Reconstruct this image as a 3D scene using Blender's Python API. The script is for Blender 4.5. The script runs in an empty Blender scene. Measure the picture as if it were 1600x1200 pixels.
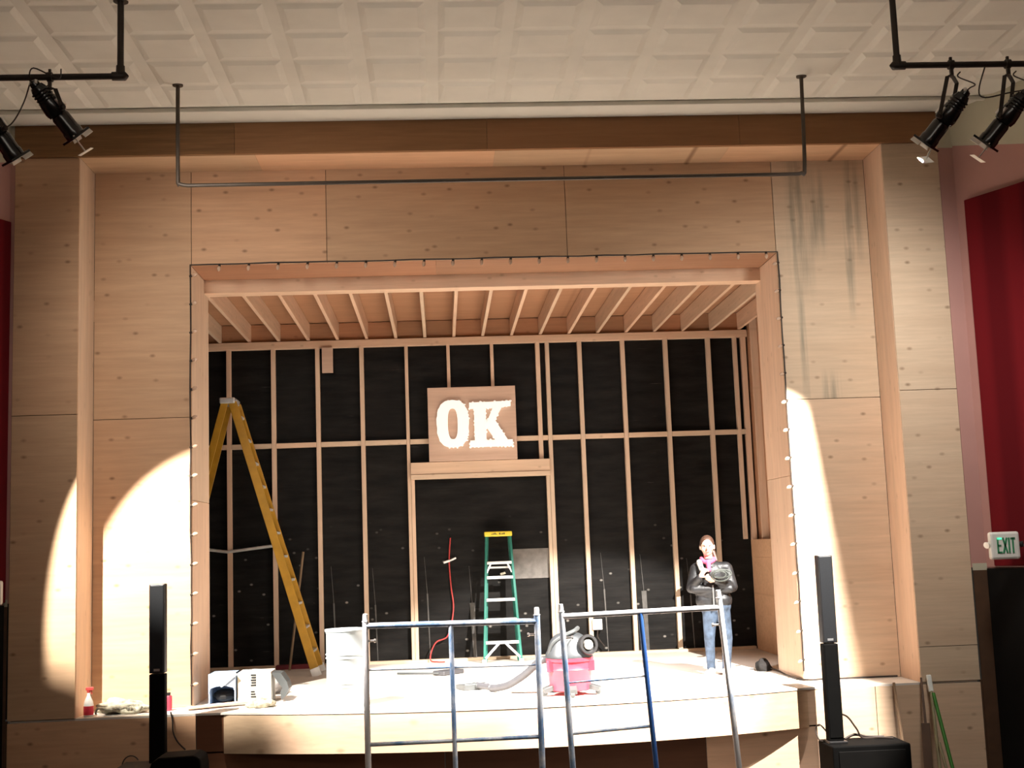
import bpy, bmesh, math, random
from mathutils import Vector, Matrix
random.seed(7)
PI = math.pi
COL = bpy.context.scene.collection
SCN = bpy.context.scene

# ------------------------------------------------------------------ materials
def nt(name):
    m = bpy.data.materials.new(name); m.use_nodes = True
    t = m.node_tree; t.nodes.clear()
    o = t.nodes.new('ShaderNodeOutputMaterial'); b = t.nodes.new('ShaderNodeBsdfPrincipled')
    t.links.new(b.outputs[0], o.inputs[0])
    return m, t, b

def N(t, kind, **kw):
    n = t.nodes.new(kind)
    for k, v in kw.items():
        if k in n.inputs.keys(): n.inputs[k].default_value = v
        else: setattr(n, k, v)
    return n

def mixc(t, fac, a, b, mode='MIX'):
    n = t.nodes.new('ShaderNodeMix'); n.data_type = 'RGBA'; n.blend_type = mode
    for idx, v in ((0, fac), (6, a), (7, b)):
        if hasattr(v, 'is_linked'): t.links.new(v, n.inputs[idx])
        else: n.inputs[idx].default_value = v if idx == 0 else (*v, 1) if len(v) == 3 else v
    return n.outputs[2]

def ramp(t, src, p0, p1, c0=(0, 0, 0), c1=(1, 1, 1)):
    r = t.nodes.new('ShaderNodeValToRGB')
    r.color_ramp.elements[0].position = p0; r.color_ramp.elements[0].color = (*c0, 1)
    r.color_ramp.elements[1].position = p1; r.color_ramp.elements[1].color = (*c1, 1)
    t.links.new(src, r.inputs[0])
    return r.outputs[0]

def posn(t, scale, rot=(0, 0, 0), local=False):
    mp = t.nodes.new('ShaderNodeMapping'); mp.inputs['Scale'].default_value = scale; mp.inputs['Rotation'].default_value = rot
    if local:
        g = t.nodes.new('ShaderNodeTexCoord'); t.links.new(g.outputs['Object'], mp.inputs[0])
    else:
        g = t.nodes.new('ShaderNodeNewGeometry'); t.links.new(g.outputs['Position'], mp.inputs[0])
    return mp.outputs[0]

def noise(t, vec, scale, detail=3, rough=.55):
    n = N(t, 'ShaderNodeTexNoise', Scale=scale, Detail=detail, Roughness=rough); t.links.new(vec, n.inputs['Vector'])
    return n.outputs['Fac']

def bump(t, b, h, strength=.2, dist=.01):
    n = N(t, 'ShaderNodeBump', Strength=strength, Distance=dist)
    t.links.new(h, n.inputs['Height']); t.links.new(n.outputs[0], b.inputs['Normal'])

def plain(name, col, rough=.5, metal=0., var=.12, scale=8., bmp=.0, emit=None, es=0., spec=None, local=False):
    m, t, b = nt(name)
    v = posn(t, (1, 1, 1), local=local)
    n = noise(t, v, scale)
    lo = tuple(c * (1 - var) for c in col); hi = tuple(min(1, c * (1 + var)) for c in col)
    t.links.new(ramp(t, n, .3, .7, lo, hi), b.inputs['Base Color'])
    b.inputs['Roughness'].default_value = rough; b.inputs['Metallic'].default_value = metal
    if spec is not None: b.inputs['Specular IOR Level'].default_value = spec
    if bmp: bump(t, b, noise(t, v, scale * 6), bmp)
    if emit: b.inputs['Emission Color'].default_value = (*emit, 1); b.inputs['Emission Strength'].default_value = es
    return m

def wood(name, base, grain_axis='x', knots=True, tint=.14, rough=.62, kn=.72, stain=None, dark=None, kscale=4.6):
    """sheet or board wood: grain along an axis, soft cathedral bands, knots, tone per board"""
    m, t, b = nt(name)
    s = {'x': (1.1, 9, 16), 'y': (9, 1.1, 16), 'z': (16, 9, 1.1)}[grain_axis]
    v = posn(t, s)
    g = noise(t, v, 1.6, 5, .62)
    g2 = noise(t, posn(t, tuple(q * .28 for q in s)), 1.3, 3, .5)
    oi = t.nodes.new('ShaderNodeObjectInfo')
    c_lo = tuple(c * .88 for c in base); c_hi = tuple(min(1, c * 1.10) for c in base)
    col = ramp(t, g, .25, .75, c_lo, c_hi)
    col = mixc(t, ramp(t, g2, .42, .66), col, mixc(t, .22, col, (base[0] * .72, base[1] * .55, base[2] * .42)))
    # board to board: from buff to pink
    pink = (base[0] * 1.02, base[1] * .86, base[2] * .80); buff = (base[0] * .98, base[1] * 1.05, base[2] * 1.06)
    tone = ramp(t, oi.outputs['Random'], .0, 1., buff, pink)
    mul = t.nodes.new('ShaderNodeMix'); mul.data_type = 'RGBA'; mul.blend_type = 'COLOR'; mul.inputs[0].default_value = .5
    t.links.new(col, mul.inputs[6]); t.links.new(tone, mul.inputs[7]); col = mul.outputs[2]
    br = N(t, 'ShaderNodeMapRange'); br.inputs[3].default_value = 1 - tint; br.inputs[4].default_value = 1 + tint * .5
    t.links.new(oi.outputs['Random'], br.inputs[0])
    hs = t.nodes.new('ShaderNodeHueSaturation'); t.links.new(col, hs.inputs['Color']); t.links.new(br.outputs[0], hs.inputs['Value']); col = hs.outputs[0]
    if knots:
        ks = {'x': (.6, 1, 1), 'y': (1, .55, 1), 'z': (1, 1, .55)}[grain_axis]
        sw_ = t.nodes.new('ShaderNodeSeparateXYZ'); t.links.new(posn(t, ks), sw_.inputs[0])
        cw = t.nodes.new('ShaderNodeCombineXYZ'); t.links.new(sw_.outputs[0 if grain_axis == 'x' else 1], cw.inputs[0]); t.links.new(sw_.outputs[2], cw.inputs[1])
        vo = N(t, 'ShaderNodeTexVoronoi', Scale=kscale, Randomness=1.0); vo.voronoi_dimensions = '2D'; t.links.new(cw.outputs[0], vo.inputs['Vector'])
        k = ramp(t, vo.outputs['Distance'], .025, .105, (1, 1, 1), (0, 0, 0))
        pick = ramp(t, vo.outputs['Color'], .28, .80)
        mm = N(t, 'ShaderNodeMath', operation='MULTIPLY'); t.links.new(k, mm.inputs[0]); t.links.new(pick, mm.inputs[1])
        m2 = N(t, 'ShaderNodeMath', operation='MULTIPLY'); t.links.new(mm.outputs[0], m2.inputs[0]); m2.inputs[1].default_value = kn
        col = mixc(t, m2.outputs[0], col, (base[0] * .32, base[1] * .25, base[2] * .2))
    if stain:   # grey water streaks running down the sheet at given x ranges, fading out at their own ragged ends
        geo = t.nodes.new('ShaderNodeNewGeometry'); sx = t.nodes.new('ShaderNodeSeparateXYZ'); t.links.new(geo.outputs['Position'], sx.inputs[0])
        streak = noise(t, posn(t, (9, 9, .55)), 1.4, 4, .6)
        for (xc, xw, zc, zw) in stain:
            def bell(src, c, w):
                a = N(t, 'ShaderNodeMath', operation='SUBTRACT'); t.links.new(src, a.inputs[0]); a.inputs[1].default_value = c
                q = N(t, 'ShaderNodeMath', operation='DIVIDE'); t.links.new(a.outputs[0], q.inputs[0]); q.inputs[1].default_value = w
                p = N(t, 'ShaderNodeMath', operation='MULTIPLY'); t.links.new(q.outputs[0], p.inputs[0]); t.links.new(q.outputs[0], p.inputs[1])
                e = N(t, 'ShaderNodeMath', operation='SUBTRACT', use_clamp=True); e.inputs[0].default_value = 1; t.links.new(p.outputs[0], e.inputs[1])
                return e.outputs[0]
            a = N(t, 'ShaderNodeMath', operation='MULTIPLY'); t.links.new(bell(sx.outputs[0], xc, xw), a.inputs[0]); t.links.new(bell(sx.outputs[2], zc, zw), a.inputs[1])
            c = N(t, 'ShaderNodeMath', operation='MULTIPLY'); t.links.new(a.outputs[0], c.inputs[0]); t.links.new(ramp(t, streak, .35, .62), c.inputs[1])
            d = N(t, 'ShaderNodeMath', operation='MULTIPLY'); t.links.new(c.outputs[0], d.inputs[0]); d.inputs[1].default_value = .8
            col = mixc(t, d.outputs[0], col, (.2, .19, .14))
    t.links.new(col, b.inputs['Base Color'])
    b.inputs['Roughness'].default_value = rough; b.inputs['Specular IOR Level'].default_value = .25
    bump(t, b, g, .12, .004)
    return m

PLY = (.60, .385, .235)
M = {}
M['ply'] = wood('plywood', PLY)
M['ply_pale'] = wood('pale_plywood', (.63, .465, .325), tint=.08)  # paler, greyer plywood tone for the right-hand panels
M['ply_stain'] = wood('stained_plywood', (.62, .46, .32), tint=.05, stain=[(4.06, .16, 4.95, .95), (4.27, .10, 5.05, .55), (4.67, .11, 5.15, .75), (4.60, .06, 4.5, .7), (4.02, .05, 3.6, .8), (4.3, .12, 2.98, .35)])
M['ply_v'] = wood('jamb_plywood', (.70, .52, .38), 'z', kn=.3, tint=.05)
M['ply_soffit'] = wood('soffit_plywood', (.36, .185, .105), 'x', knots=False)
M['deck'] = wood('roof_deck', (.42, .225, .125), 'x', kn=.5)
M['lumber'] = wood('lumber', (.70, .52, .37), 'x', kn=.35, kscale=5, tint=.1)
M['lumber_y'] = wood('joist_lumber', (.70, .50, .35), 'y', kn=.35, kscale=5, tint=.1)
M['lumber_z'] = wood('stud_lumber', (.68, .51, .37), 'z', kn=.35, kscale=5, tint=.14)
M['fascia'] = wood('fascia_plywood', (.60, .42, .27), 'x', kn=.55, kscale=3.)
M['board'] = wood('sign_board', (.64, .45, .34), 'x', knots=False)
M['post_dark'] = wood('weathered_pole', (.25, .17, .1), 'z', knots=False)

def dark_beam():
    m, t, b = nt('dark_stained_beam')
    g = noise(t, posn(t, (1.1, 9, 20)), 1.6, 5, .6)
    geo = t.nodes.new('ShaderNodeNewGeometry'); sx = t.nodes.new('ShaderNodeSeparateXYZ'); t.links.new(geo.outputs['Position'], sx.inputs[0])
    oi = t.nodes.new('ShaderNodeObjectInfo')
    col = ramp(t, g, .25, .75, (.165, .080, .030), (.27, .135, .055))
    col = mixc(t, ramp(t, oi.outputs['Random'], .3, .7), col, mixc(t, .5, col, (.34, .15, .065)))
    t.links.new(col, b.inputs['Base Color']); b.inputs['Roughness'].default_value = .6
    b.inputs['Specular IOR Level'].default_value = .25
    return m
M['beam'] = dark_beam()
M['apron_shade'] = wood('shadow_brown_panel', (.11, .045, .02), knots=False)  # base panels under the apron, its shadow put into the colour

def sheathing():
    m, t, b = nt('black_sheathing')
    n = noise(t, posn(t, (1, 1, 5)), 1.7, 4, .6)
    n2 = noise(t, posn(t, (.5, 1, 9)), 3., 4, .6)
    col = ramp(t, n, .35, .75, (.0022, .0018, .0014), (.0135, .012, .0105))
    # scuffs: small pale chips and scratches
    sp = t.nodes.new('ShaderNodeSeparateXYZ'); t.links.new(posn(t, (1, 1, 1.4), (0, .5, 0)), sp.inputs[0])
    cw = t.nodes.new('ShaderNodeCombineXYZ'); t.links.new(sp.outputs[0], cw.inputs[0]); t.links.new(sp.outputs[2], cw.inputs[1])
    vo = N(t, 'ShaderNodeTexVoronoi', Scale=4.2, Randomness=1.); vo.voronoi_dimensions = '2D'; t.links.new(cw.outputs[0], vo.inputs['Vector'])
    k = ramp(t, vo.outputs['Distance'], .04, .11, (1, 1, 1), (0, 0, 0)); p = ramp(t, vo.outputs['Color'], .66, .80)
    mm = N(t, 'ShaderNodeMath', operation='MULTIPLY'); t.links.new(k, mm.inputs[0]); t.links.new(p, mm.inputs[1])
    geo = t.nodes.new('ShaderNodeNewGeometry'); sx = t.nodes.new('ShaderNodeSeparateXYZ'); t.links.new(geo.outputs['Position'], sx.inputs[0])
    lowz = N(t, 'ShaderNodeMapRange'); lowz.inputs[1].default_value = 2.0; lowz.inputs[2].default_value = .9; t.links.new(sx.outputs[2], lowz.inputs[0])
    m3 = N(t, 'ShaderNodeMath', operation='MULTIPLY'); t.links.new(mm.outputs[0], m3.inputs[0]); t.links.new(lowz.outputs[0], m3.inputs[1])
    col = mixc(t, m3.outputs[0], col, (.22, .205, .185))
    scr = ramp(t, n2, .70, .74); m4 = N(t, 'ShaderNodeMath', operation='MULTIPLY'); t.links.new(scr, m4.inputs[0]); m4.inputs[1].default_value = .22
    col = mixc(t, m4.outputs[0], col, (.2, .18, .16))
    t.links.new(col, b.inputs['Base Color']); b.inputs['Roughness'].default_value = .62; b.inputs['Specular IOR Level'].default_value = .16
    bump(t, b, n2, .3, .01)
    return m
M['black_wall'] = sheathing()
M['ceil'] = plain('cream_ceiling_paint', (.66, .63, .55), .55, var=.04, scale=2.5, spec=.3)
M['cream'] = plain('cream_wall_paint', (.46, .43, .32), .6, var=.05, scale=2.)
M['pink'] = plain('pink_wall_paint', (.40, .205, .175), .65, var=.05, scale=1.5)
M['floor'] = plain('hall_floor', (.05, .035, .024), .45, var=.2, scale=2.)
M['stage'] = plain('stage_floor_paint', (.66, .60, .53), .6, var=.10, scale=1.6, bmp=.05)
M['black'] = plain('black_plastic', (.012, .011, .011), .42, var=.2)
M['grille'] = plain('black_grille', (.020, .021, .023), .38, var=.15, scale=120, metal=.3)
M['blackcloth'] = plain('black_carpet_covering', (.016, .014, .013), .85, var=.2, scale=60)
M['pipe'] = plain('black_iron_pipe', (.030, .022, .017), .5, metal=.4)
M['brownpipe'] = plain('painted_iron_pipe', (.075, .055, .040), .5, metal=.3)
M['lightblack'] = plain('black_enamel', (.008, .008, .008), .22, var=.1, spec=.6)
M['steel'] = plain('bright_steel', (.72, .72, .72), .28, metal=.85)
M['gel'] = plain('pale_frame_metal', (.78, .74, .66), .4, metal=.2)
M['white'] = plain('white_paint', (.92, .91, .89), .5, var=.03)
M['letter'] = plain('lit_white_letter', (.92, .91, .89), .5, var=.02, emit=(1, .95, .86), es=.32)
M['bulb'] = plain('clear_bulb_glass', (.50, .34, .24), .12, var=.05)
M['cable'] = plain('dark_cable', (.025, .015, .010), .6)
M['yellow'] = plain('yellow_fibreglass', (.45, .235, .016), .45, var=.14, scale=6)
M['yellowcap'] = plain('yellow_plastic', (.80, .62, .05), .4)
M['green'] = plain('green_fibreglass', (.012, .15, .11), .4, var=.1)
M['alu'] = plain('aluminium', (.78, .78, .76), .38, metal=.55)
M['red'] = plain('red_plastic', (.62, .035, .06), .4, var=.08)
M['darkred'] = plain('dark_red_board', (.16, .01, .015), .6)
M['greyplastic'] = plain('grey_plastic', (.055, .06, .06), .45)
M['vachead'] = plain('charcoal_plastic', (.035, .039, .042), .42, var=.2, scale=12)
M['hose'] = plain('grey_hose', (.055, .055, .06), .5)
M['drum'] = plain('pale_grey_enamel', (.30, .335, .335), .42, var=.06, scale=5)
M['paleblue'] = plain('pale_blue_plastic', (.42, .54, .72), .45)
M['carton'] = plain('white_carton', (.80, .78, .72), .7, var=.05)
M['creamcarton'] = plain('cream_carton', (.74, .66, .50), .75, var=.06)
M['ink'] = plain('black_print', (.02, .02, .02), .6)
M['greycloth'] = plain('grey_cloth', (.30, .28, .27), .85, var=.25, scale=14)
M['rag'] = plain('soiled_white_rag', (.32, .295, .22), .9, var=.5, scale=26)
M['exitbox'] = plain('off_white_housing', (.72, .70, .64), .5, var=.04)
M['exitgreen'] = plain('dark_green_letter', (.04, .22, .10), .5, var=.25, scale=30)
M['exitlit'] = plain('lit_green_letter', (.05, .5, .25), .4, emit=(.1, 1, .5), es=1.2)
M['skin'] = plain('skin', (.74, .46, .36), .5, var=.04)
M['hair'] = plain('dark_brown_hair', (.065, .032, .02), .5, var=.3, scale=40)
M['jacket'] = plain('black_padded_jacket', (.016, .0165, .018), .45, var=.4, scale=14, bmp=.3)
M['jeans'] = plain('blue_denim', (.045, .068, .105), .8, var=.5, scale=14)
M['shoe'] = plain('white_shoe', (.78, .75, .72), .55)
M['scarf'] = plain('pink_scarf', (.70, .10, .20), .8)
M['plaid'] = plain('black_and_white_cloth', (.42, .42, .40), .85, var=.95, scale=26)
M['lips'] = plain('lips', (.50, .16, .14), .5)
M['eye'] = plain('dark_eye', (.05, .03, .025), .3)
M['redcord'] = plain('red_cord', (.50, .05, .045), .5)
M['elbox'] = plain('white_metal_box', (.70, .68, .64), .45)
M['paper'] = plain('pale_board', (.17, .155, .14), .75, var=.25, scale=9)
M['tape'] = plain('pale_grey_tape', (.075, .07, .064), .6, var=.4, scale=9)
M['greenpole'] = plain('green_handle', (.03, .16, .015), .45)
M['olive'] = plain('olive_handle', (.22, .19, .10), .6)
M['brush'] = plain('white_bristles', (.74, .74, .68), .8)
M['greycord'] = plain('grey_green_cord', (.055, .062, .055), .6, var=.3, scale=25)
M['darkcase'] = plain('black_cabinet_paint', (.003, .0028, .0026), .8, spec=.06)
M['doorblack'] = plain('black_door_paint', (.004, .0035, .003), .7, spec=.1)
M['darkjamb'] = plain('dark_brown_wood', (.07, .032, .014), .6)

def red_fabric():
    m, t, b = nt('red_fabric')
    w = N(t, 'ShaderNodeTexWave', Scale=2.6, Distortion=1.5, Detail=2.); w.wave_type = 'BANDS'; w.bands_direction = 'DIAGONAL'
    t.links.new(posn(t, (1, 1, .0)), w.inputs['Vector'])
    t.links.new(ramp(t, w.outputs['Fac'], .2, .8, (.085, .0035, .006), (.125, .006, .009)), b.inputs['Base Color'])
    b.inputs['Roughness'].default_value = .9; b.inputs['Specular IOR Level'].default_value = .1
    bump(t, b, w.outputs['Fac'], .25, .02)
    return m
M['redfab'] = red_fabric()

def scaffold_paint(name, blue, pale, lo, hi):
    m, t, b = nt(name)
    n = noise(t, posn(t, (1.6, 1.6, 1.3)), 2.2, 5, .65)
    t.links.new(mixc(t, ramp(t, n, lo, hi), blue, pale), b.inputs['Base Color'])
    b.inputs['Roughness'].default_value = .42
    return m
M['scafblue'] = scaffold_paint('chipped_blue_paint', (.17, .29, .48), (.66, .70, .74), .40, .56)
M['scafpale'] = scaffold_paint('lit_pale_paint', (.40, .47, .58), (.84, .84, .84), .30, .46)  # paler mix for posts in the beams, their glare put into the colour
M['scafdeep'] = scaffold_paint('deep_blue_paint', (.045, .14, .42), (.35, .42, .52), .62, .72)

# ------------------------------------------------------------------ mesh helpers
class MB:
    def __init__(s): s.bm = bmesh.new()
    def _f(s, vs):
        try: return s.bm.faces.new(vs)
        except ValueError: return None
    def box(s, a, b):
        x0, y0, z0 = (min(a[i], b[i]) for i in range(3)); x1, y1, z1 = (max(a[i], b[i]) for i in range(3))
        v = [s.bm.verts.new(p) for p in ((x0, y0, z0), (x1, y0, z0), (x1, y1, z0), (x0, y1, z0), (x0, y0, z1), (x1, y0, z1), (x1, y1, z1), (x0, y1, z1))]
        for f in ((0, 3, 2, 1), (4, 5, 6, 7), (0, 1, 5, 4), (1, 2, 6, 5), (2, 3, 7, 6), (3, 0, 4, 7)): s._f([v[i] for i in f])
        return s
    def bar(s, p, q, w, d, up=(0, 0, 1), w2=None, d2=None):
        """rectangular bar from p to q: w across, d along 'up'"""
        p, q = Vector(p), Vector(q); ax = (q - p).normalized(); u = Vector(up)
        sd = ax.cross(u)
        if sd.length < 1e-4: sd = ax.cross(Vector((0, 1, 0)))
        sd.normalize(); u = sd.cross(ax).normalized()
        w2 = w2 or w; d2 = d2 or d; v = []
        for (c, ww, dd) in ((p, w, d), (q, w2, d2)):
            for (i, j) in ((-1, -1), (1, -1), (1, 1), (-1, 1)): v.append(s.bm.verts.new(c + sd * (i * ww / 2) + u * (j * dd / 2)))
        for f in ((0, 1, 2, 3), (7, 6, 5, 4), (0, 4, 5, 1), (1, 5, 6, 2), (2, 6, 7, 3), (3, 7, 4, 0)): s._f([v[i] for i in f])
        return s
    def tube(s, pts, r, seg=12, caps=True, flat=1.0):
        pts = [Vector(p) for p in pts]; rs = r if isinstance(r, (list, tuple)) else [r] * len(pts)
        prev = None; rings = []
        for i, p in enumerate(pts):
            if i == 0: t = pts[1] - p
            elif i == len(pts) - 1: t = p - pts[i - 1]
            else: t = (pts[i + 1] - p).normalized() + (p - pts[i - 1]).normalized()
            if t.length < 1e-9: t = pts[i] - pts[i - 1]
            t.normalize()
            if prev is None:
                n = t.orthogonal().normalized()
            else:
                n = prev - t * prev.dot(t)
                if n.length < 1e-6: n = t.orthogonal()
                n.normalize()
            prev = n; b = t.cross(n)
            rings.append([s.bm.verts.new(p + (n * math.cos(a) + b * math.sin(a) * flat) * rs[i]) for a in [2 * PI * k / seg for k in range(seg)]])
        for i in range(len(rings) - 1):
            for k in range(seg): s._f([rings[i][k], rings[i][(k + 1) % seg], rings[i + 1][(k + 1) % seg], rings[i + 1][k]])
        if caps: s._f(rings[0][::-1]); s._f(rings[-1])
        return s
    def lathe(s, o, ax, prof, seg=24, sx=1., x=None):
        """prof: list of (distance along axis, radius)"""
        o = Vector(o); ax = Vector(ax).normalized()
        n = Vector(x) if x else ax.orthogonal(); n = (n - ax * n.dot(ax)).normalized(); b = ax.cross(n); rings = []
        for (h, r) in prof:
            rings.append([s.bm.verts.new(o + ax * h + (n * math.cos(a) * sx + b * math.sin(a)) * max(r, 1e-5)) for a in [2 * PI * k / seg for k in range(seg)]])
        for i in range(len(rings) - 1):
            for k in range(seg): s._f([rings[i][k], rings[i][(k + 1) % seg], rings[i + 1][(k + 1) % seg], rings[i + 1][k]])
        s._f(rings[0][::-1]); s._f(rings[-1])
        return s
    def ell(s, c, r, seg=20, rings=12, rot=None):
        c = Vector(c); R = rot or Matrix.Identity(3); g = []
        for i in range(rings + 1):
            th = PI * i / rings
            g.append([s.bm.verts.new(c + R @ Vector((r[0] * math.sin(th) * math.cos(2 * PI * k / seg), r[1] * math.sin(th) * math.sin(2 * PI * k / seg), r[2] * math.cos(th)))) for k in range(seg)] if 0 < i < rings
                     else [s.bm.verts.new(c + R @ Vector((0, 0, r[2] * math.cos(th))))])
        for i in range(rings):
            for k in range(seg):
                a, b2 = g[i], g[i + 1]
                if len(a) == 1: s._f([a[0], b2[k], b2[(k + 1) % seg]])
                elif len(b2) == 1: s._f([a[k], b2[0], a[(k + 1) % seg]])
                else: s._f([a[k], b2[k], b2[(k + 1) % seg], a[(k + 1) % seg]])
        return s
    def cap(s, p, q, r0, r1, seg=14):
        """capsule tapering from r0 to r1"""
        p, q = Vector(p), Vector(q); d = (q - p); L = d.length; d.normalize(); pr = []
        for i in range(7):
            a = PI / 2 * i / 6; pr.append((-r0 * math.cos(a), r0 * math.sin(a)))
        for i in range(7):
            a = PI / 2 * i / 6; pr.append((L + r1 * math.sin(a), r1 * math.cos(a)))
        return s.lathe(p, d, pr, seg)
    def prism(s, poly, a, b, plane='xz'):
        """poly in a plane, extruded along the third axis from a to b"""
        def P(u, v, h): return {'xz': (u, h, v), 'xy': (u, v, h), 'yz': (h, u, v)}[plane]
        lo = [s.bm.verts.new(P(u, v, a)) for u, v in poly]; hi = [s.bm.verts.new(P(u, v, b)) for u, v in poly]; n = len(poly)
        s._f(lo); s._f(hi[::-1])
        for i in range(n): s._f([lo[i], hi[i], hi[(i + 1) % n], lo[(i + 1) % n]])
        return s
    def build(s, name, mat, parent=None, smooth=False, bev=0., kind=None, world=True, ang=40):
        """one mesh object; coordinates are world ones, moved into the parent thing's frame"""
        bmesh.ops.recalc_face_normals(s.bm, faces=s.bm.faces)
        o = Vector((0, 0, 0))
        if parent is not None and world:
            q = parent
            while q is not None: o += q.location; q = q.parent
            bmesh.ops.translate(s.bm, verts=s.bm.verts, vec=-o)
        me = bpy.data.meshes.new(name); s.bm.to_mesh(me); s.bm.free()
        me.materials.append(M[mat] if isinstance(mat, str) else mat)
        if smooth:
            for p in me.polygons: p.use_smooth = True
            try: me.set_sharp_from_angle(angle=math.radians(ang))
            except Exception: pass
        ob = bpy.data.objects.new(name, me); COL.objects.link(ob)
        if parent is not None: ob.parent = parent
        if kind: ob['kind'] = kind
        if bev:
            m = ob.modifiers.new('edge', 'BEVEL'); m.width = bev; m.segments = 2; m.limit_method = 'ANGLE'
        return ob

def thing(name, label, cat, loc=(0, 0, 0), group=None, kind=None):
    o = bpy.data.objects.new(name, None); COL.objects.link(o); o.location = loc; o.empty_display_size = .1
    if label: o['label'] = label; o['category'] = cat
    if group: o['group'] = group
    if kind: o['kind'] = kind
    return o
def tag(o, label, cat, group=None):
    o['label'] = label; o['category'] = cat
    if group: o['group'] = group
    return o
def struct(name): return thing(name, None, None, kind='structure')
def smoothpath(pts, n=8):
    pts = [Vector(p) for p in pts]; out = []
    P = [pts[0]] + pts + [pts[-1]]
    for i in range(1, len(P) - 2):
        for k in range(n):
            t = k / n; a, b, c, d = P[i - 1], P[i], P[i + 1], P[i + 2]
            out.append(.5 * ((2 * b) + (c - a) * t + (2 * a - 5 * b + 4 * c - d) * t * t + (-a + 3 * b - 3 * c + d) * t ** 3))
    out.append(pts[-1]); return out

# ------------------------------------------------------------------ setting: dimensions (metres; stage floor is z = 0)
XOL, XIL, XPL, XPR, XIR, XOR = -4.233, -3.582, -2.561, 3.782, 4.828, 5.444
Y1, Y2, Y3 = .574, 1.548, 4.632
ZB, ZO, ZC, ZH = 5.641, 4.605, 6.0, -1.05
G = .003
def sheet(parent, x0, x1, z0, z1, y, mat='ply', t=.018):
    MB().box((x0 + G, y, z0 + G), (x1 - G, y + t, z1 - G)).build('plywood_panel', mat, parent, bev=.002)
# proscenium wall of plywood sheets
wf = struct('wall_front')
ZS = 2.98
for (x0, x1, zs) in ((XOL, XIL, (0, ZS, ZB)), (XIR, XOR, (.35, ZS, ZB))):
    for a, b in zip(zs[:-1], zs[1:]): sheet(wf, x0, x1, a, b, 0, 'ply' if x0 < 0 else 'ply_pale')
sheet(wf, XIR, XOR, 0, .35, 0, 'ply_pale')
sheet(wf, XIL, XPL, 0, ZS, Y1); sheet(wf, XIL, XPL, ZS, ZB + .05, Y1)
sheet(wf, XPR, XIR, 0, ZS, Y1, 'ply_pale'); sheet(wf, XPR, XIR, ZS, ZB + .05, Y1, 'ply_stain')
for x0, x1 in ((XPL, -1.12), (-1.12, 1.48), (1.48, XPR)): sheet(wf, x0, x1, ZO, ZB + .05, Y1)
MB().box((XOL, .03, 0), (XIL - .03, .06, ZB)).box((XIR + .03, .03, 0), (XOR, .06, ZB)).box((XIL, Y1 + .03, 0), (XPL - .03, Y1 + .05, ZB + .3)).box((XPR + .03, Y1 + .03, 0), (XIR, Y1 + .05, ZB + .3)).box((XPL - .03, Y1 + .03, ZO + .03), (XPR + .03, Y1 + .05, ZB + .3)).build('backing_frame', 'darkjamb', wf)
# the returns of the step
MB().box((XIL - .018, G + .018, 0), (XIL, Y1, ZB)).build('return_panel', 'ply_v', wf, bev=.002)
MB().box((XIR, G + .018, 0), (XIR + .018, Y1, ZB)).build('return_panel', 'ply_v', wf, bev=.002)
for a, b in ((XIL, -1.8), (-1.8, .7), (.7, 3.2), (3.2, XIR)):
    MB().box((a + .001, .02, ZB), (b - .001, Y1 + .018, ZB + .018)).build('return_panel', 'ply', wf)
# opening jambs and soffit
for x0, x1, zs in ((XPL - .02, XPL, (0, 2.11, ZO)), (XPR, XPR + .02, (0, 2.16, ZO))):
    for a, b in zip(zs[:-1], zs[1:]): MB().box((x0, Y1 + .019, a + G), (x1, Y2, b - G)).build('jamb_panel', 'ply_v', wf, bev=.002)
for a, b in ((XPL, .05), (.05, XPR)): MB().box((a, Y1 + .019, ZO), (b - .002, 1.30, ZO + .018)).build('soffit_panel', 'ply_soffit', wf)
# dark stained beam across the top
tb = struct('trim_1')
for a, b in ((XOL, -2.0), (-2.0, .62), (.62, 3.3), (3.3, XOR)):
    MB().box((a + .001, -.03, ZB), (b - .001, .015, ZC - .012)).build('beam_board', 'beam', tb, bev=.003)
# base of the stage wall below the ledges and under the apron
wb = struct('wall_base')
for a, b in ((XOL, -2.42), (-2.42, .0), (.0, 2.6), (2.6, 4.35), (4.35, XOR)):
    MB().box((a + G, 0, ZH), (b - G, .018, -.022)).build('plywood_panel', 'ply' if b < -1 else 'apron_shade' if b < 3 else 'ply_pale', wb, bev=.002)
# stage floor with bowed apron edge
def ya(x, off=0.): R = 8.3; return -.53 + (R - math.sqrt(R * R - (x - .75) ** 2)) + off
ax = [-2.42 + (3.76 + 2.42) * i / 40 for i in range(41)]
poly = [(XOL + .02, .03), (XIL - .002, .03), (XIL, .001), (-2.42, .001)] + [(x, ya(x)) for x in ax if ya(x) < 0.0] + [(3.78, .001), (XIR, .001), (XIR + .002, .03), (XOR - .02, .03), (XOR - .02, .5), (4.6, .6), (4.6, 4.9), (-4.5, 4.9), (-4.5, .6), (XOL + .02, .5)]
MB().prism(poly, -.02, 0, 'xy').build('floor_stage', 'stage', kind='structure')
fa = struct('trim_fascia')
for a, b in ((-2.40, -.15), (-.15, 1.74), (1.74, 3.74)):
    xs = [a + (b - a) * i / 16 for i in range(17)]
    MB().prism([(x + .0, min(ya(x, .006), .05)) for x in xs] + [(x, min(ya(x, .024), .07)) for x in xs[::-1]], -.392, -.021, 'xy').build('fascia_panel', 'fascia', fa)
MB().prism([(x, min(ya(x, .03), .0)) for x in ax] + [(3.76, .02), (-2.42, .02)], -.385, -.37, 'xy').build('underside', 'darkjamb', fa)
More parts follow.
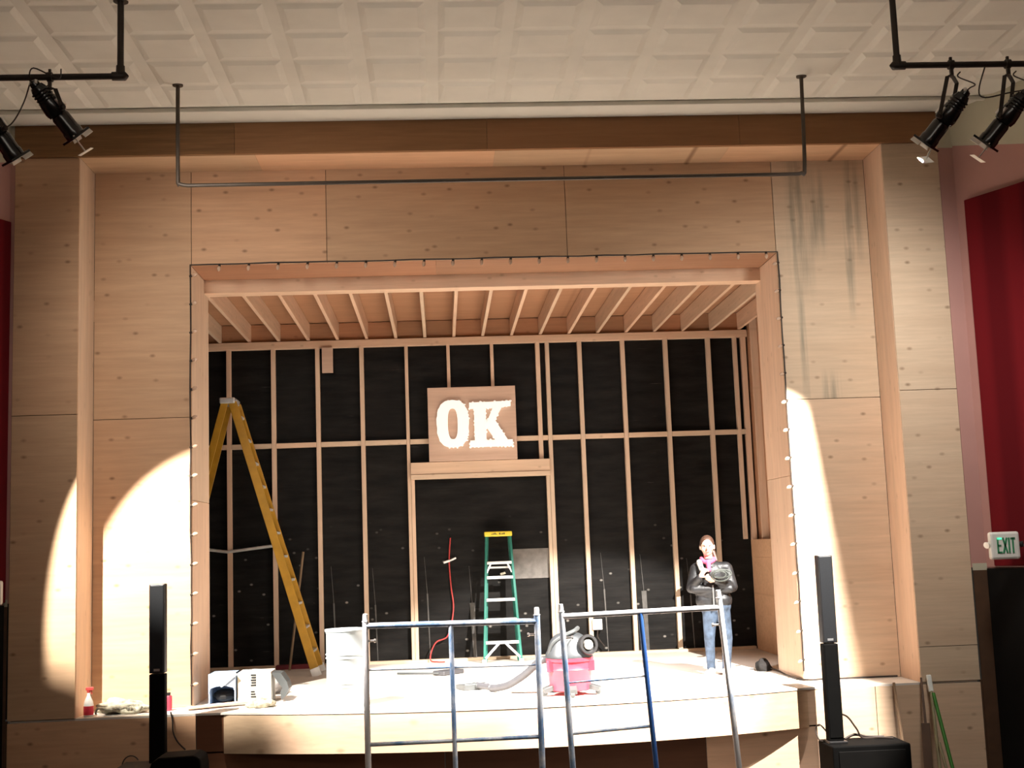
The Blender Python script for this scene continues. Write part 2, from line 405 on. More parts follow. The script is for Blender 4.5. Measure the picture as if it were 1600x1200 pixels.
# hall floor, ceiling
MB().box((-11, -16, ZH - .05), (11, .02, ZH)).build('floor', 'floor', kind='structure')
cb = MB(); PX, PY = .664, .607
MBc = struct('ceiling')
cb.box((-11, -16, ZC), (11, .1, ZC + .05))
cb.build('ceiling_board', 'ceil', MBc)
cp = MB()
for j in range(9):
    y1 = -.43 - j * PY; y0 = y1 - PY
    for i in range(-13, 14):
        x0 = -.60 + i * PX; x1 = x0 + PX
        a = (x0 + .055, y0 + .012, x1 - .055, y1 - .012); s = .06; h = .022
        v = [cp.bm.verts.new(p) for p in ((a[0], a[1], ZC), (a[2], a[1], ZC), (a[2], a[3], ZC), (a[0], a[3], ZC))]
        w = [cp.bm.verts.new(p) for p in ((a[0] + s, a[1] + s, ZC - h), (a[2] - s, a[1] + s, ZC - h), (a[2] - s, a[3] - .10, ZC - h * .75), (a[0] + s, a[3] - .10, ZC - h * .75))]
        cp._f(w)
        for k in range(4): cp._f([v[k], v[(k + 1) % 4], w[(k + 1) % 4], w[k]])
cp.build('embossed_tiles', 'ceil', MBc, smooth=False)
MB().box((-8, -.42, ZC - .028), (8, -.03, ZC + .01)).box((-8, -.44, ZC - .05), (8, -.40, ZC)).build('cornice_board', 'ceil', MBc, bev=.008)
# side walls of the hall (splayed), pink with a cream frieze
for sgn, xo, nm in ((1, XOR, 'wall_right'), (-1, XOL, 'wall_left')):
    w = struct(nm)
    xa = xo + (.16 if sgn > 0 else -.045)
    MB().box((xo, .0, 1.13), (xa + sgn * .05, .03, 5.60)).build('wall_return', 'pink', w)
    MB().box((xo, -.004, 5.58), (xa + sgn * .05, .03, ZC)).build('frieze', 'cream', w)
    MB().box((xo, .002, ZH), (xa + sgn * .05, .03, .0)).build('base_panel', 'darkjamb', w)
    d = Vector((sgn * 1, -2.05, 0)).normalized(); L = 17.
    pa = Vector((xa, 0, 0)); pb = pa + d * L
    n = Vector((-d.y, d.x, 0)) * (1 if sgn > 0 else -1)      # away from the hall
    if n.x * sgn < 0: n = -n
    MB().bar((pa.x + n.x * .03, pa.y + n.y * .03, 3.55), (pb.x + n.x * .03, pb.y + n.y * .03, 3.55), .06, 4.90).build('wall_face', 'pink', w)
    MB().bar((pa.x + n.x * .03, pa.y + n.y * .03, .04), (pb.x + n.x * .03, pb.y + n.y * .03, .04), .06, 2.18).build('wainscot', 'darkjamb', w)
    fz = MB(); off = -n * .012
    q = []
    for (s_, za) in ((0., 5.60), (1.6, 5.16), (5., 5.0)):
        p = pa + d * s_ + off; q.append((p, za))
    for (p0, z0), (p1, z1) in zip(q[:-1], q[1:]):
        a = [fz.bm.verts.new((p.x + m_.x, p.y + m_.y, z)) for m_ in (Vector((0, 0, 0)), n * .012) for (p, z) in ((p0, z0), (p1, z1), (p1, ZC), (p0, ZC))]
        for f in ((0, 1, 2, 3), (7, 6, 5, 4), (0, 4, 5, 1), (1, 5, 6, 2), (2, 6, 7, 3), (3, 7, 4, 0)): fz._f([a[k] for k in f])
    fz.build('frieze', 'cream', w)
    # red fabric panel on the splayed wall
    pn = thing('wall_panel', 'tall red fabric panel on the pink wall above the exit sign' if sgn > 0 else 'red fabric panel seen as a sliver at the edge beside the stage light', 'wall panel', tuple(pa + d * (.12 if sgn > 0 else .02)), 'red wall panels')
    s0 = .14 if sgn > 0 else .03
    p0 = pa + d * s0 - n * .03; p1 = pa + d * (s0 + 2.6) - n * .03
    MB().bar((p0.x, p0.y, 3.05), (p1.x, p1.y, 3.05), .05, 3.82).build('fabric_face', 'redfab', pn, bev=.01)
    # black doorway below
    dr = struct('door_1' if sgn > 0 else 'door_2')
    p0 = pa + d * .02 - n * .014; p1 = pa + d * 2.2 - n * .014
    MB().bar((p0.x, p0.y, .03), (p1.x, p1.y, .03), .02, 2.17).build('door_leaf', 'doorblack', dr)
    MB().box((xo + sgn * .012, -.012, ZH), (xa + sgn * .0, .0, 1.10)).build('door_frame', 'darkjamb', dr)
    MB().box((xo + sgn * .01, -.008, 1.10), (xa, .0, 1.17)).build('door_head', 'cream', dr)
MB().box((-13, -15.2, ZH), (13, -15.0, ZC)).build('wall_rear', 'pink', kind='structure')

# ------------------------------------------------------------------ stage house
MB().box((-4.4, Y3 + .09, -.02), (4.5, Y3 + .13, 5.2)).build('wall_back', 'black_wall', kind='structure')
wbk = bpy.data.objects['wall_back']
for x in (-1.444, -.882, -.171, .438, 2.263, 2.811, 3.459):
    tp = MB(); z1 = random.uniform(.75, 1.0); dx = -.02
    tp.bar((x, Y3 + .086, .03), (x + dx, Y3 + .086, z1), .010 if x not in (.438, 2.811) else .045, .006, up=(0, 1, 0), w2=.020 if x not in (.438, 2.811) else .07)
    tp.bar((x + dx, Y3 + .087, z1), (x + dx - .03, Y3 + .087, z1 + .5), .007, .004, up=(0, 1, 0), w2=.004)
    tp.build('seam_tape', 'tape', wbk)
MB().box((-4.36, .07, 0), (-4.3, Y3 + .1, 5.2)).build('wall_stage_left', 'black_wall', kind='structure')
wr = struct('wall_stage_right')
MB().box((4.43, Y1 + .05, 0), (4.47, Y3 + .1, 5.2)).build('sheathing', 'deck', wr)
for y in (4.1, 3.5, 2.9, 2.3, 1.7): MB().box((4.34, y, 1.45), (4.43, y + .05, 4.5)).build('stud', 'lumber_z', wr)
MB().box((4.305, 1.6, 0.), (4.335, Y3 - .03, 1.25)).box((4.30, 1.6, 1.252), (4.335, Y3 - .03, 1.49)).build('plywood_panel', 'ply', wr)
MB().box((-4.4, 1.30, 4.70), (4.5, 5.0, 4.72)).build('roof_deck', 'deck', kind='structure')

# stud wall
sw = thing('stud_wall', 'bare timber stud wall with a framed doorway across the back of the stage', 'stud wall', (.6, Y3, 0))
def stud(x, z0, z1, w=.058): MB().box((x, Y3, z0), (x + w, Y3 + .088, z1)).build('stud', 'lumber_z', sw, bev=.003)
S0 = -.437
ZP = 4.342
for k in (-6, -5, -4, -3, -2, -1, 4, 5, 6, 7): stud(S0 + .61 * k, .038, ZP)
stud(-.42, .038, ZP, .045); stud(-.372, .038, 2.47, .048)
stud(1.548, .038, ZP, .055); stud(1.497, .038, 2.47, .048); stud(1.41, 2.70, ZP, .06)
stud(.165, 2.70, ZP, .045); stud(.775, 2.70, ZP, .045); stud(4.33, .038, ZP, .07); stud(4.22, 1.5, ZP, .05)
MB().box((-4.3, Y3, 0), (-.325, Y3 + .088, .038)).box((-.325, Y3, 0), (1.5, Y3 + .088, .036)).box((1.5, Y3, 0), (4.3, Y3 + .088, .038)).build('bottom_plate', 'lumber', sw, bev=.003)
MB().box((-4.3, Y3 - .01, ZP), (4.42, Y3 + .088, ZP + .10)).build('top_plate', 'lumber', sw, bev=.003)
MB().box((-.372, Y3 - .06, 2.535), (1.545, Y3 + .05, 2.70)).build('header', 'lumber', sw, bev=.003)
MB().box((-.372, Y3 - .075, 2.47), (1.545, Y3 + .05, 2.533)).build('header', 'lumber', sw, bev=.003)
xs = [S0 + .61 * k for k in (-6, -5, -4, -3, -2, -1)] + [-.42]
for a, b in zip(xs[:-1], xs[1:]): MB().box((a + .06, Y3 + .004, 2.965), (b - .002, Y3 + .088, 3.03)).build('blocking', 'lumber', sw, bev=.003)
for a, b in ((-.37, .16), (.21, .77), (.82, 1.41), (1.47, 1.545)): MB().box((a, Y3 + .004, 2.965), (b, Y3 + .088, 3.03)).build('blocking', 'lumber', sw, bev=.003)
xs = [1.545] + [S0 + .61 * k for k in (4, 5, 6, 7)] + [4.33]
for a, b in zip(xs[:-1], xs[1:]): MB().box((a + .06, Y3 + .004, 2.965), (b - .002, Y3 + .088, 3.03)).build('blocking', 'lumber', sw, bev=.003)
MB().box((-1.56, Y3 - .04, 3.985), (-1.41, Y3 + .0, 4.34)).build('offcut_block', 'board', sw, bev=.003)['label'] = 'short pink board nailed below the top plate'

# joists
jo = thing('ceiling_joists', 'row of exposed timber joists under the stage roof', 'joists', (.6, 1.4, 4.45))
MB().box((XPL - .3, 1.301, 4.452), (XPR + .5, 1.50, 4.69)).build('front_beam', 'lumber', jo, bev=.004)
for k in range(-10, 12):
    x = -.13 + .4045 * k
    MB().box((x - .021, 1.50, 4.452), (x + .021, 4.76, 4.69)).build('joist', 'lumber_y', jo, bev=.003)
xs = [-.13 + .4045 * k for k in range(-10, 12)]
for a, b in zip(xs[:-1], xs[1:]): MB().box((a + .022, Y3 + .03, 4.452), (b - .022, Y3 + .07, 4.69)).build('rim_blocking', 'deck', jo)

# ------------------------------------------------------------------ OK sign
sg = thing('letter_sign', 'wooden board sign with big white letters OK above the doorway', 'sign', (.5, Y3 - .06, 2.7))
MB().box((-.115, Y3 - .10, 2.705), (1.10, Y3 - .004, 3.725)).build('backboard', 'board', sg, bev=.004)
def letter_O():
    m = MB(); cx, cz = .222, 3.215; n = 44; fr = Y3 - .145; bk = Y3 - .1
    out, inn = [], []
    for i in range(n):
        a = 2 * PI * i / n
        e = .62; c, s_ = math.cos(a), math.sin(a)
        sc = 1 + .025 * math.sin(a * 15)
        out.append((cx + .222 * math.copysign(abs(c) ** .72, c) * sc, cz + .325 * math.copysign(abs(s_) ** .80, s_) * (1 + .012 * math.sin(a * 17))))
        inn.append((cx + .068 * math.copysign(abs(c) ** .75, c), cz + .215 * math.copysign(abs(s_) ** .8, s_)))
    R = [[m.bm.verts.new((x, y, z)) for (x, z) in p] for p, y in ((out, fr), (inn, fr), (inn, bk), (out, bk))]
    for q in range(4):
        A, B = R[q], R[(q + 1) % 4]
        for i in range(n): m._f([A[i], A[(i + 1) % n], B[(i + 1) % n], B[i]])
    for i in range(0, n):
        if math.cos(2 * PI * i / n) > -.2 and random.random() < .5: m.ell((out[i][0], fr + .012, out[i][1]), (random.uniform(.010, .022), .016, random.uniform(.010, .022)), 8, 6)
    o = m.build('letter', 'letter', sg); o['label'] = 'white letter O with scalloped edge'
letter_O()
def letter_K():
    m = MB(); fr = Y3 - .145; bk = Y3 - .1
    x0 = .455; zt = 3.50; zb = 2.885
    P = [[(x0, zt), (x0 + .31, zt + .004), (x0 + .31, zt - .085), (x0, zt - .085)],
         [(x0 + .065, zt), (x0 + .225, zt), (x0 + .225, zb), (x0 + .065, zb)],
         [(x0, zb + .09), (x0 + .28, zb + .09), (x0 + .28, zb), (x0, zb)],
         [(x0 + .345, zt - .03), (x0 + .475, zt - .03), (x0 + .33, zb + .33), (x0 + .205, zb + .27)],
         [(x0 + .30, zt + .004), (x0 + .572, zt + .01), (x0 + .572, zt - .06), (x0 + .30, zt - .085)],
         [(x0 + .205, zb + .31), (x0 + .33, zb + .40), (x0 + .52, zb + .085), (x0 + .35, zb + .085)],
         [(x0 + .28, zb + .09), (x0 + .585, zb + .09), (x0 + .585, zb), (x0 + .28, zb)]]
    for i, p in enumerate(P): m.prism(p, fr + i * .0004, bk, 'xz')
    for p in P:
        for (a, b) in zip(p, p[1:] + p[:1]):
            L = math.hypot(b[0] - a[0], b[1] - a[1]); k = max(2, int(L / .05))
            for q in range(k):
                f = q / k
                if random.random() < .55: m.ell((a[0] + (b[0] - a[0]) * f, fr + .014, a[1] + (b[1] - a[1]) * f), (random.uniform(.008, .020), .014, random.uniform(.008, .020)), 8, 6)
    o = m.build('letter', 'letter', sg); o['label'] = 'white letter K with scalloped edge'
letter_K()

# ------------------------------------------------------------------ string lights around the opening
sl = thing('string_lights', 'string of small unlit bulbs on a dark wire around the stage opening', 'string lights', (.6, Y1, 0))
yw = Y1 - .012
wire = MB()
wire.tube([(XPL - .012, yw, .02)] + [(XPL - .012 + random.uniform(-.006, .006), yw, z) for z in [i * .3 for i in range(1, 15)]] + [(XPL - .012, yw, ZO + .01)]
          + [(x, yw, ZO + .012 + random.uniform(-.004, .006)) for x in [XPL + .25 + i * .3 for i in range(20)]] + [(XPR + .012, yw, ZO + .01)]
          + [(XPR + .012 + random.uniform(-.006, .006), yw, z) for z in [4.3 - i * .3 for i in range(15)]], .008, 8)
spots = []
for i in range(15): spots.append(((XPL - .008, yw - .004, .22 + i * .305), (1, -.45, .25)))
for i in range(20): spots.append(((XPL + .30 + i * .312, yw - .004, ZO + .004), (-.1, -.35, -1)))
for i in range(15): spots.append(((XPR + .010, yw - .006, .22 + i * .305), (-1, -.5, -.35)))
for p, d in spots:
    d = Vector(d).normalized(); wire.lathe(Vector(p) - d * .008, d, [(0, .014), (.03, .014)], 8)
wire.build('wire', 'cable', sl)
for p, d in spots:
    d = Vector(d).normalized()
    MB().lathe(Vector(p) + d * .022, d, [(0, .010), (.012, .019), (.03, .021), (.05, .014), (.062, .003)], 10).build('bulb', 'bulb', sl, smooth=True)

# ------------------------------------------------------------------ pipes and stage lights
def elbow(m, c, r): m.ell(c, (r, r, r), 12, 8)
pp = thing('lighting_pipe', 'thin dark pipe hung level across the opening on two drops from the ceiling', 'pipe', (.65, -1.08, ZC))
m = MB(); zc = 5.0; m.tube(smoothpath([(-2.364, -1.08, ZC), (-2.364, -1.08, zc + .1), (-2.35, -1.08, zc + .02), (-2.27, -1.08, zc)], 4) + smoothpath([(3.53, -1.08, zc), (3.62, -1.08, zc + .01), (3.655, -1.08, zc + .09), (3.68, -1.08, ZC)], 4), .019, 12)
m.build('pipe_run', 'brownpipe', pp, smooth=True)
for x in (-2.364, 3.68): MB().lathe((x, -1.08, ZC - .02), (0, 0, 1), [(0, .05), (.018, .05)], 16).build('flange', 'brownpipe', pp)
YP = -2.95
for sgn, x0, x1, lab in ((-1, -2.435, -6.3, 'thick black pipe with an elbow carrying the lights beside the sliver of red panel'), (1, 3.915, 7.1, 'thick black pipe with an elbow carrying the lights over the exit sign')):
    q = thing('lighting_pipe', lab, 'pipe', (x0, YP, ZC), 'black lighting pipes')
    m = MB(); m.tube([(x0, YP, ZC), (x0, YP, 5.355)], .026, 14); m.tube([(x0, YP, 5.355), (x1, YP, 5.355)], .026, 14)
    m.build('pipe_run', 'pipe', q, smooth=True)
    m = MB(); m.lathe((x0, YP, 5.43), (0, 0, -1), [(-.01, .034), (.04, .036), (.08, .036)], 14); m.lathe((x0 - sgn * .065, YP, 5.355), (sgn, 0, 0), [(0, .006), (.02, .03), (.03, .038), (.13, .036)], 14)
    m.build('elbow', 'pipe', q, smooth=True)
    MB().lathe((x0, YP, ZC - .02), (0, 0, 1), [(0, .06), (.018, .06)], 16).build('flange', 'pipe', q)

def stage_light(label, lens, d, top, group='black stage lights on the pipes'):
    """ellipsoidal: lens = front of lens tube, d = where it points, top = clamp on the pipe"""
    lens = Vector(lens); d = Vector(d).normalized(); top = Vector(top)
    t = thing('stage_light', label, 'stage light', tuple(top), group)
    u = .83; rear = lens - d * (.61 * u); side = d.cross(Vector((0, 0, 1))).normalized(); up = side.cross(d).normalized()
    def pr(*p): return [(h * u, r * u) for h, r in p]
    MB().lathe(rear, d, pr((0, .03), (.012, .062), (.05, .078), (.13, .082), (.20, .098), (.28, .105), (.33, .092)), 24).build('lamp_housing', 'lightblack', t, smooth=True)
    f = MB()
    for k in range(5): f.lathe(rear + d * ((.06 + .032 * k) * u), d, pr((0, .09), (.010, .094), (.02, .09)), 20)
    f.build('cooling_fins', 'lightblack', t, smooth=True)
    for q in (-1, 1):
        f = MB(); sdq = (up * .6 - side * (1 if d.x > 0 else -1) * .2 - Vector((0, 1, 0)) * .8)
        sdq = (sdq - d * sdq.dot(d)).normalized(); cr_ = d.cross(sdq)
        f.bar(rear + d * (.20 * u) + sdq * (.103 * u) + cr_ * (.028 * q), rear + d * (.30 * u) + sdq * (.103 * u) + cr_ * (.028 * q), .026, .014, sdq)
        f.build('vent_slot', 'steel', t)
    MB().lathe(rear, d, pr((.33, .075), (.36, .088), (.50, .088), (.52, .096), (.575, .096)), 24).build('lens_tube', 'lightblack', t, smooth=True)
    MB().lathe(rear, d, pr((-.045, .02), (-.03, .045), (0.005, .05)), 16).build('end_cap', 'lightblack', t, smooth=True)
    MB().bar(rear - d * .02 + side * .05, rear - d * .03 - side * .05, .02, .03).build('end_plate', 'steel', t)
    m = MB(); c = rear + d * (.585 * u)
    for (p, q) in ((1, 0), (-1, 0), (0, 1), (0, -1)):
        m.bar(c + (side * p + up * q) * .083 - (side * q + up * p) * .09, c + (side * p + up * q) * .083 + (side * q + up * p) * .09, .02, .018, d)
    m.build('colour_frame_slot', 'lightblack', t)
    for q in (-1, 1): MB().bar(c + side * (.085 * q) + up * .045, c + side * (.105 * q) + up * .045 + d * .045, .085, .006, side).build('frame_flap', 'gel', t)
    MB().lathe(rear + d * (.60 * u), d, pr((-.03, .02), (-.02, .07), (-.005, .086), (0, .086)), 20).build('lens', 'steel', t, smooth=True)
    piv = rear + d * (.30 * u); m = MB(); h = Vector((0, 0, 1)); ytop = top - h * .10
    sd = Vector((side.x, side.y, 0)).normalized()
    for q in (-1, 1):
        e = ytop + sd * (.11 * q) - h * .03
        m.bar(piv + sd * (.115 * q), e, .032, .008, sd); m.bar(e, ytop + sd * (.03 * q), .032, .008, h)
    m.bar(ytop - sd * .04, ytop + sd * .04, .032, .010, h)
    for q in (-1, 1): m.lathe(piv + sd * (.085 * q), sd * q, [(0, .018), (.045, .022), (.06, .018)], 10)
    m.build('yoke', 'pipe', t)
    MB().bar(ytop, top + h * .02, .026, .026).lathe(top + Vector((-.02, 0, 0)), (1, 0, 0), [(0, .040), (.04, .040)], 14).bar(top + h * .02, top + h * .065, .02, .02).build('clamp', 'pipe', t)
    MB().tube(smoothpath([rear - d * .03, rear - d * .07 - h * .01, rear - d * .08 + sd * .10 + h * .04, top - h * .06 + sd * .16, top + h * .0 + sd * .22], 6), .006, 6).build('power_cable', 'cable', t)
    return t
DL = Vector((.52, .42, -.70)).normalized(); DR = Vector((-.50, .45, -.66)).normalized()
stage_light('black stage light wholly in view on the pipe whose elbow hangs over the dark beam', (-2.815, -2.78, 4.905), DL, (-2.99, YP, 5.355))
stage_light('black stage light half cut off by the edge of the photo', (-3.29, -2.78, 4.73), Vector((.45, .42, -.75)), (-3.56, YP, 5.355))
stage_light('black stage light nearer the pipe elbow over the exit sign', (4.155, -2.80, 4.715), DR, (4.37, YP, 5.355))
stage_light('black stage light farther along the pipe from the elbow over the exit sign', (4.665, -2.80, 4.705), DR, (4.855, YP, 5.355))
cc = MB(); cc.tube(smoothpath([(4.66, -2.95, 5.34), (4.62, -2.9, 5.1), (4.9, -2.9, 5.13), (5.3, -2.9, 5.2)], 8), .006, 6); tag(cc.build('power_cable', 'cable'), 'thin dark cable slung between the two lights over the exit sign', 'cable')
cc = MB(); cc.tube(smoothpath([(-3.14, -2.95, 5.33), (-3.2, -2.93, 5.15), (-3.3, -2.92, 4.98), (-3.42, -2.95, 4.92)], 8), .006, 6); tag(cc.build('power_cable', 'cable'), 'thin dark cable drooping beside the stage light near the sliver of red panel', 'cable')

# ------------------------------------------------------------------ scaffold end frames
def brace_pin(m, p, s): m.lathe(p, (s, 0, 0), [(0, .010), (.05, .010), (.055, .018), (.07, .016)], 8)
sc = thing('scaffold_frame', 'pale to blue scaffold end frame standing before the steel barrel', 'scaffold frame', (.09, -1.5, ZH), 'scaffold end frames')
yy = -1.5
for x, mt in ((-.662, 'scafpale'), (.848, 'scafblue')):
    MB().tube([(x, yy, ZH), (x, yy, .90)], .027, 14).build('post', mt, sc, smooth=True)
    MB().lathe((x, yy, .90), (0, 0, 1), [(0, .031), (.006, .031), (.007, .024), (.065, .021), (.070, .016)], 14).build('coupling_pin', 'scafpale', sc)
    m = MB(); brace_pin(m, (x + (.02 if x < 0 else -.02), yy, .735), 1 if x < 0 else -1); brace_pin(m, (x + (.02 if x < 0 else -.02), yy, -.55), 1 if x < 0 else -1); m.build('brace_lock', 'steel', sc)
MB().tube([(-.662, yy, .865), (.848, yy, .848)], .026, 14).build('top_rail', 'scafblue', sc, smooth=True)
MB().tube([(.095, yy, ZH), (.085, yy, .845)], .022, 12).build('middle_post', 'scafblue', sc, smooth=True)
MB().tube([(-.655, yy, .485), (.842, yy, .47)], .0085, 10).build('rung', 'scafblue', sc, smooth=True)
MB().tube([(-.655, yy, -.150), (.846, yy, -.146)], .018, 10).build('rung', 'scafblue', sc, smooth=True)
MB().tube([(-.655, yy, -.80), (.846, yy, -.80)], .018, 10).build('rung', 'scafblue', sc, smooth=True)

sc = thing('scaffold_frame', 'leaning scaffold end frame with a ladder side standing before the red vacuum and the person', 'scaffold frame', (1.85, -1.5, ZH), 'scaffold end frames')
yy = -1.5
def L3(a, b, t): return tuple(a[i] + (b[i] - a[i]) * t for i in range(3))
la, lb = (1.137, yy, ZH), (1.065, yy, .92); ra, rb = (2.616, yy, ZH), (2.484, yy, .99); ma, mb_ = (1.882, yy, ZH), (1.770, yy, .885)
for a, b, mt in ((la, lb, 'scafblue'), (ra, rb, 'scafpale')):
    MB().tube([a, b], .026, 14).build('post', mt, sc, smooth=True)
    ax_ = Vector(b) - Vector(a)
    MB().lathe(b, ax_, [(0, .031), (.006, .031), (.007, .024), (.065, .021), (.070, .016)], 14).build('coupling_pin', 'scafpale', sc)
    m = MB(); q = 1 if a is la else -1; c = L3(a, b, .90); brace_pin(m, (c[0] + .02 * q, yy, c[2] - .03), q); m.build('brace_lock', 'steel', sc)
MB().tube([L3(la, lb, .98), (2.482, yy, .905)], .025, 14).build('top_rail', 'scafpale', sc, smooth=True)
MB().tube([ma, mb_], .023, 12).build('middle_post', 'scafdeep', sc, smooth=True)
for z0, z1, r in ((.302, .335, .0085), (-.134, -.098, .0135), (-.58, -.54, .0135)):
    p = L3(la, lb, (z0 - ZH) / (lb[2] - ZH)); q = L3(ma, mb_, (z1 - ZH) / (mb_[2] - ZH)); MB().tube([p, q], r, 10).build('rung', 'scafblue', sc, smooth=True)

# ------------------------------------------------------------------ barrel
b_ = thing('barrel', 'pale grey steel barrel with rolled ribs on the stage edge', 'barrel', (-.965, .09, 0))
R = .187
pr = [(0, R - .004), (.012, R + .006), (.03, R)]
for zc in (.20, .235, .475, .51): pr += [(zc - .014, R), (zc, R + .010), (zc + .014, R)]
pr += [(.715, R), (.73, R + .008), (.745, R + .008), (.748, R - .006)]
pr = sorted(pr)
MB().lathe((-.965, .09, 0), (0, 0, 1), pr, 40).build('shell', 'drum', b_, smooth=True)
MB().lathe((-.965, .09, .735), (0, 0, 1), [(0, R + .012), (.012, R + .015), (.022, R + .010), (.022, R - .02), (.012, R - .022)], 40).build('rim_ring', 'drum', b_, smooth=True)

# ------------------------------------------------------------------ shop vacuum
v = thing('vacuum_cleaner', 'red wet and dry shop vacuum with charcoal head on the stage edge', 'vacuum cleaner', (1.29, .27, 0))
cx, cy = 1.29, .27
MB().lathe((cx, cy, .045), (0, 0, 1), [(0, .195), (.01, .212), (.20, .225), (.215, .232), (.225, .226), (.29, .230), (.295, .245), (.325, .247), (.33, .235)], 36).build('tank', 'red', v, smooth=True)
for a in (-150, -30): MB().box((cx + .24 * math.cos(math.radians(a)) - .035, cy + .24 * math.sin(math.radians(a)) - .02, .24), (cx + .24 * math.cos(math.radians(a)) + .035, cy + .24 * math.sin(math.radians(a)) + .02, .35)).build('latch', 'red', v, bev=.006)
MB().lathe((cx, cy, .375), (0, 0, 1), [(0, .238), (.03, .236), (.07, .215), (.12, .20), (.17, .18), (.215, .145), (.235, .11), (.245, .06)], 36, 1.06).build('motor_head', 'vachead', v, smooth=True)
m = MB()
m.tube(smoothpath([(cx - .21, cy - .08, .40), (cx - .17, cy - .12, .52), (cx - .05, cy - .15, .60), (cx + .05, cy - .12, .64), (cx + .1, cy, .66)], 6), .022, 8)
m.tube(smoothpath([(cx - .10, cy - .22, .40), (cx - .05, cy - .20, .50), (cx + .02, cy - .17, .58)], 6), .014, 8)
m.build('carry_handle', 'greyplastic', v, smooth=True)
pc = Vector((1.475, .075, .505)); pd = Vector((.35, -.85, .15)).normalized()
MB().lathe(pc - pd * .14, pd, [(0, .085), (.10, .10), (.13, .105), (.15, .10), (.15, .075), (.12, .072)], 28).build('exhaust_port', 'black', v, smooth=True)
MB().lathe(pc - pd * .02, pd, [(0, .05), (.02, .048), (.025, .03)], 24).build('port_cap', 'creamcarton', v, smooth=True)['label'] = 'cream centre of the round port'
for a in (-160, -92, -20, 60, 120):
    c, s_ = math.cos(math.radians(a)), math.sin(math.radians(a))
    m = MB(); m.bar((cx + .20 * c, cy + .20 * s_, .085), (cx + .31 * c, cy + .31 * s_, .055), .10, .05)
    m.lathe((cx + .29 * c - .012 * s_, cy + .29 * s_ + .012 * c, .027), (-s_, c, 0), [(-.03, .02), (-.025, .027), (.01, .027), (.015, .02)], 14)
    m.build('caster_foot', 'greyplastic', v, bev=.006)
hz = smoothpath([(cx - .22, cy - .02, .36), (cx - .30, cy + .02, .34), (.84, .42, .20), (.68, .56, .09), (.57, .70, .05), (.50, .80, .04)], 14)
hm = MB(); hm.tube(hz, [.036 + .003 * (i % 2) for i in range(len(hz))], 12); hm.build('hose', 'hose', v, smooth=True)
MB().tube([(.51, .79, .045), (.44, .92, .045), (.36, 1.05, .05)], .032, 12).build('wand', 'hose', v, smooth=True)
m = MB(); m.bar((.36, 1.02, .035), (.29, 1.22, .03), .28, .065, w2=.34, d2=.05); m.lathe((.35, 1.05, .045), (-.5, .8, 0), [(-.05, .03), (.05, .034)], 12)
m.build('floor_nozzle', 'greyplastic', v, bev=.006)

# ------------------------------------------------------------------ green stepladder
gl = thing('stepladder', 'green stepladder with yellow top leaning folded in the framed doorway', 'stepladder', (.79, 4.3, 0))
FL, FR, TL, TR = (.545, 4.20, 0.0), (1.035, 4.20, 0.0), (.632, 4.50, 1.665), (.955, 4.50, 1.665)
for a, b in ((FL, TL), (FR, TR)):
    MB().bar(a, b, .034, .075, (0, 1, .2)).build('front_rail', 'green', gl, bev=.004)
for a, b in (((.575, 4.36, 0), (.65, 4.56, 1.66)), ((1.005, 4.36, 0), (.937, 4.56, 1.66))):
    MB().bar(a, b, .028, .045, (0, 1, .2)).build('rear_rail', 'green', gl, bev=.004)
MB().box((.605, 4.43, 1.655), (.982, 4.62, 1.722)).build('top_cap', 'yellowcap', gl, bev=.012)
tx = MB()
for i in range(9):
    if i != 4: tx.box((.70 + i * .021, 4.426, 1.68), (.714 + i * .021, 4.431, 1.69 + .006 * (i % 3)))
tx.build('cap_print', 'ink', bpy.data.objects['top_cap'])
for z in (1.31, 1.115, .82, .56, .265):
    t_ = z / 1.665; p = L3(FL, TL, t_); q = L3(FR, TR, t_)
    MB().box((p[0] + .012, p[1] - .05, z - .028), (q[0] - .012, p[1] + .04, z + .010)).build('step', 'alu', gl, bev=.004)
for s_, f in ((1, FL), (-1, FR)):
    MB().bar((f[0] + s_ * .20, 4.215, .245), (f[0] + s_ * .015, 4.165, .06), .03, .012, (0, 1, 0)).build('corner_brace', 'alu', gl)
    MB().bar((f[0] + s_ * .13, 4.42, 1.285), (f[0] + s_ * .075, 4.40, 1.17), .022, .010, (0, 1, 0)).build('corner_brace', 'alu', gl)
    MB().box((f[0] - .03, 4.15, .0), (f[0] + .03, 4.25, .045)).build('foot', 'alu', gl, bev=.004)
MB().box((.64, 4.47, 1.225), (.955, 4.50, 1.25)).build('spreader_bar', 'alu', gl)
w_ = MB(); w_.bar((.80, 4.36, 1.145), (.87, 4.36, 1.165), .03, .03); tag(w_.build('work_glove', 'rag', bev=.008), 'small pale crumpled glove lying on a step of the green stepladder', 'glove')

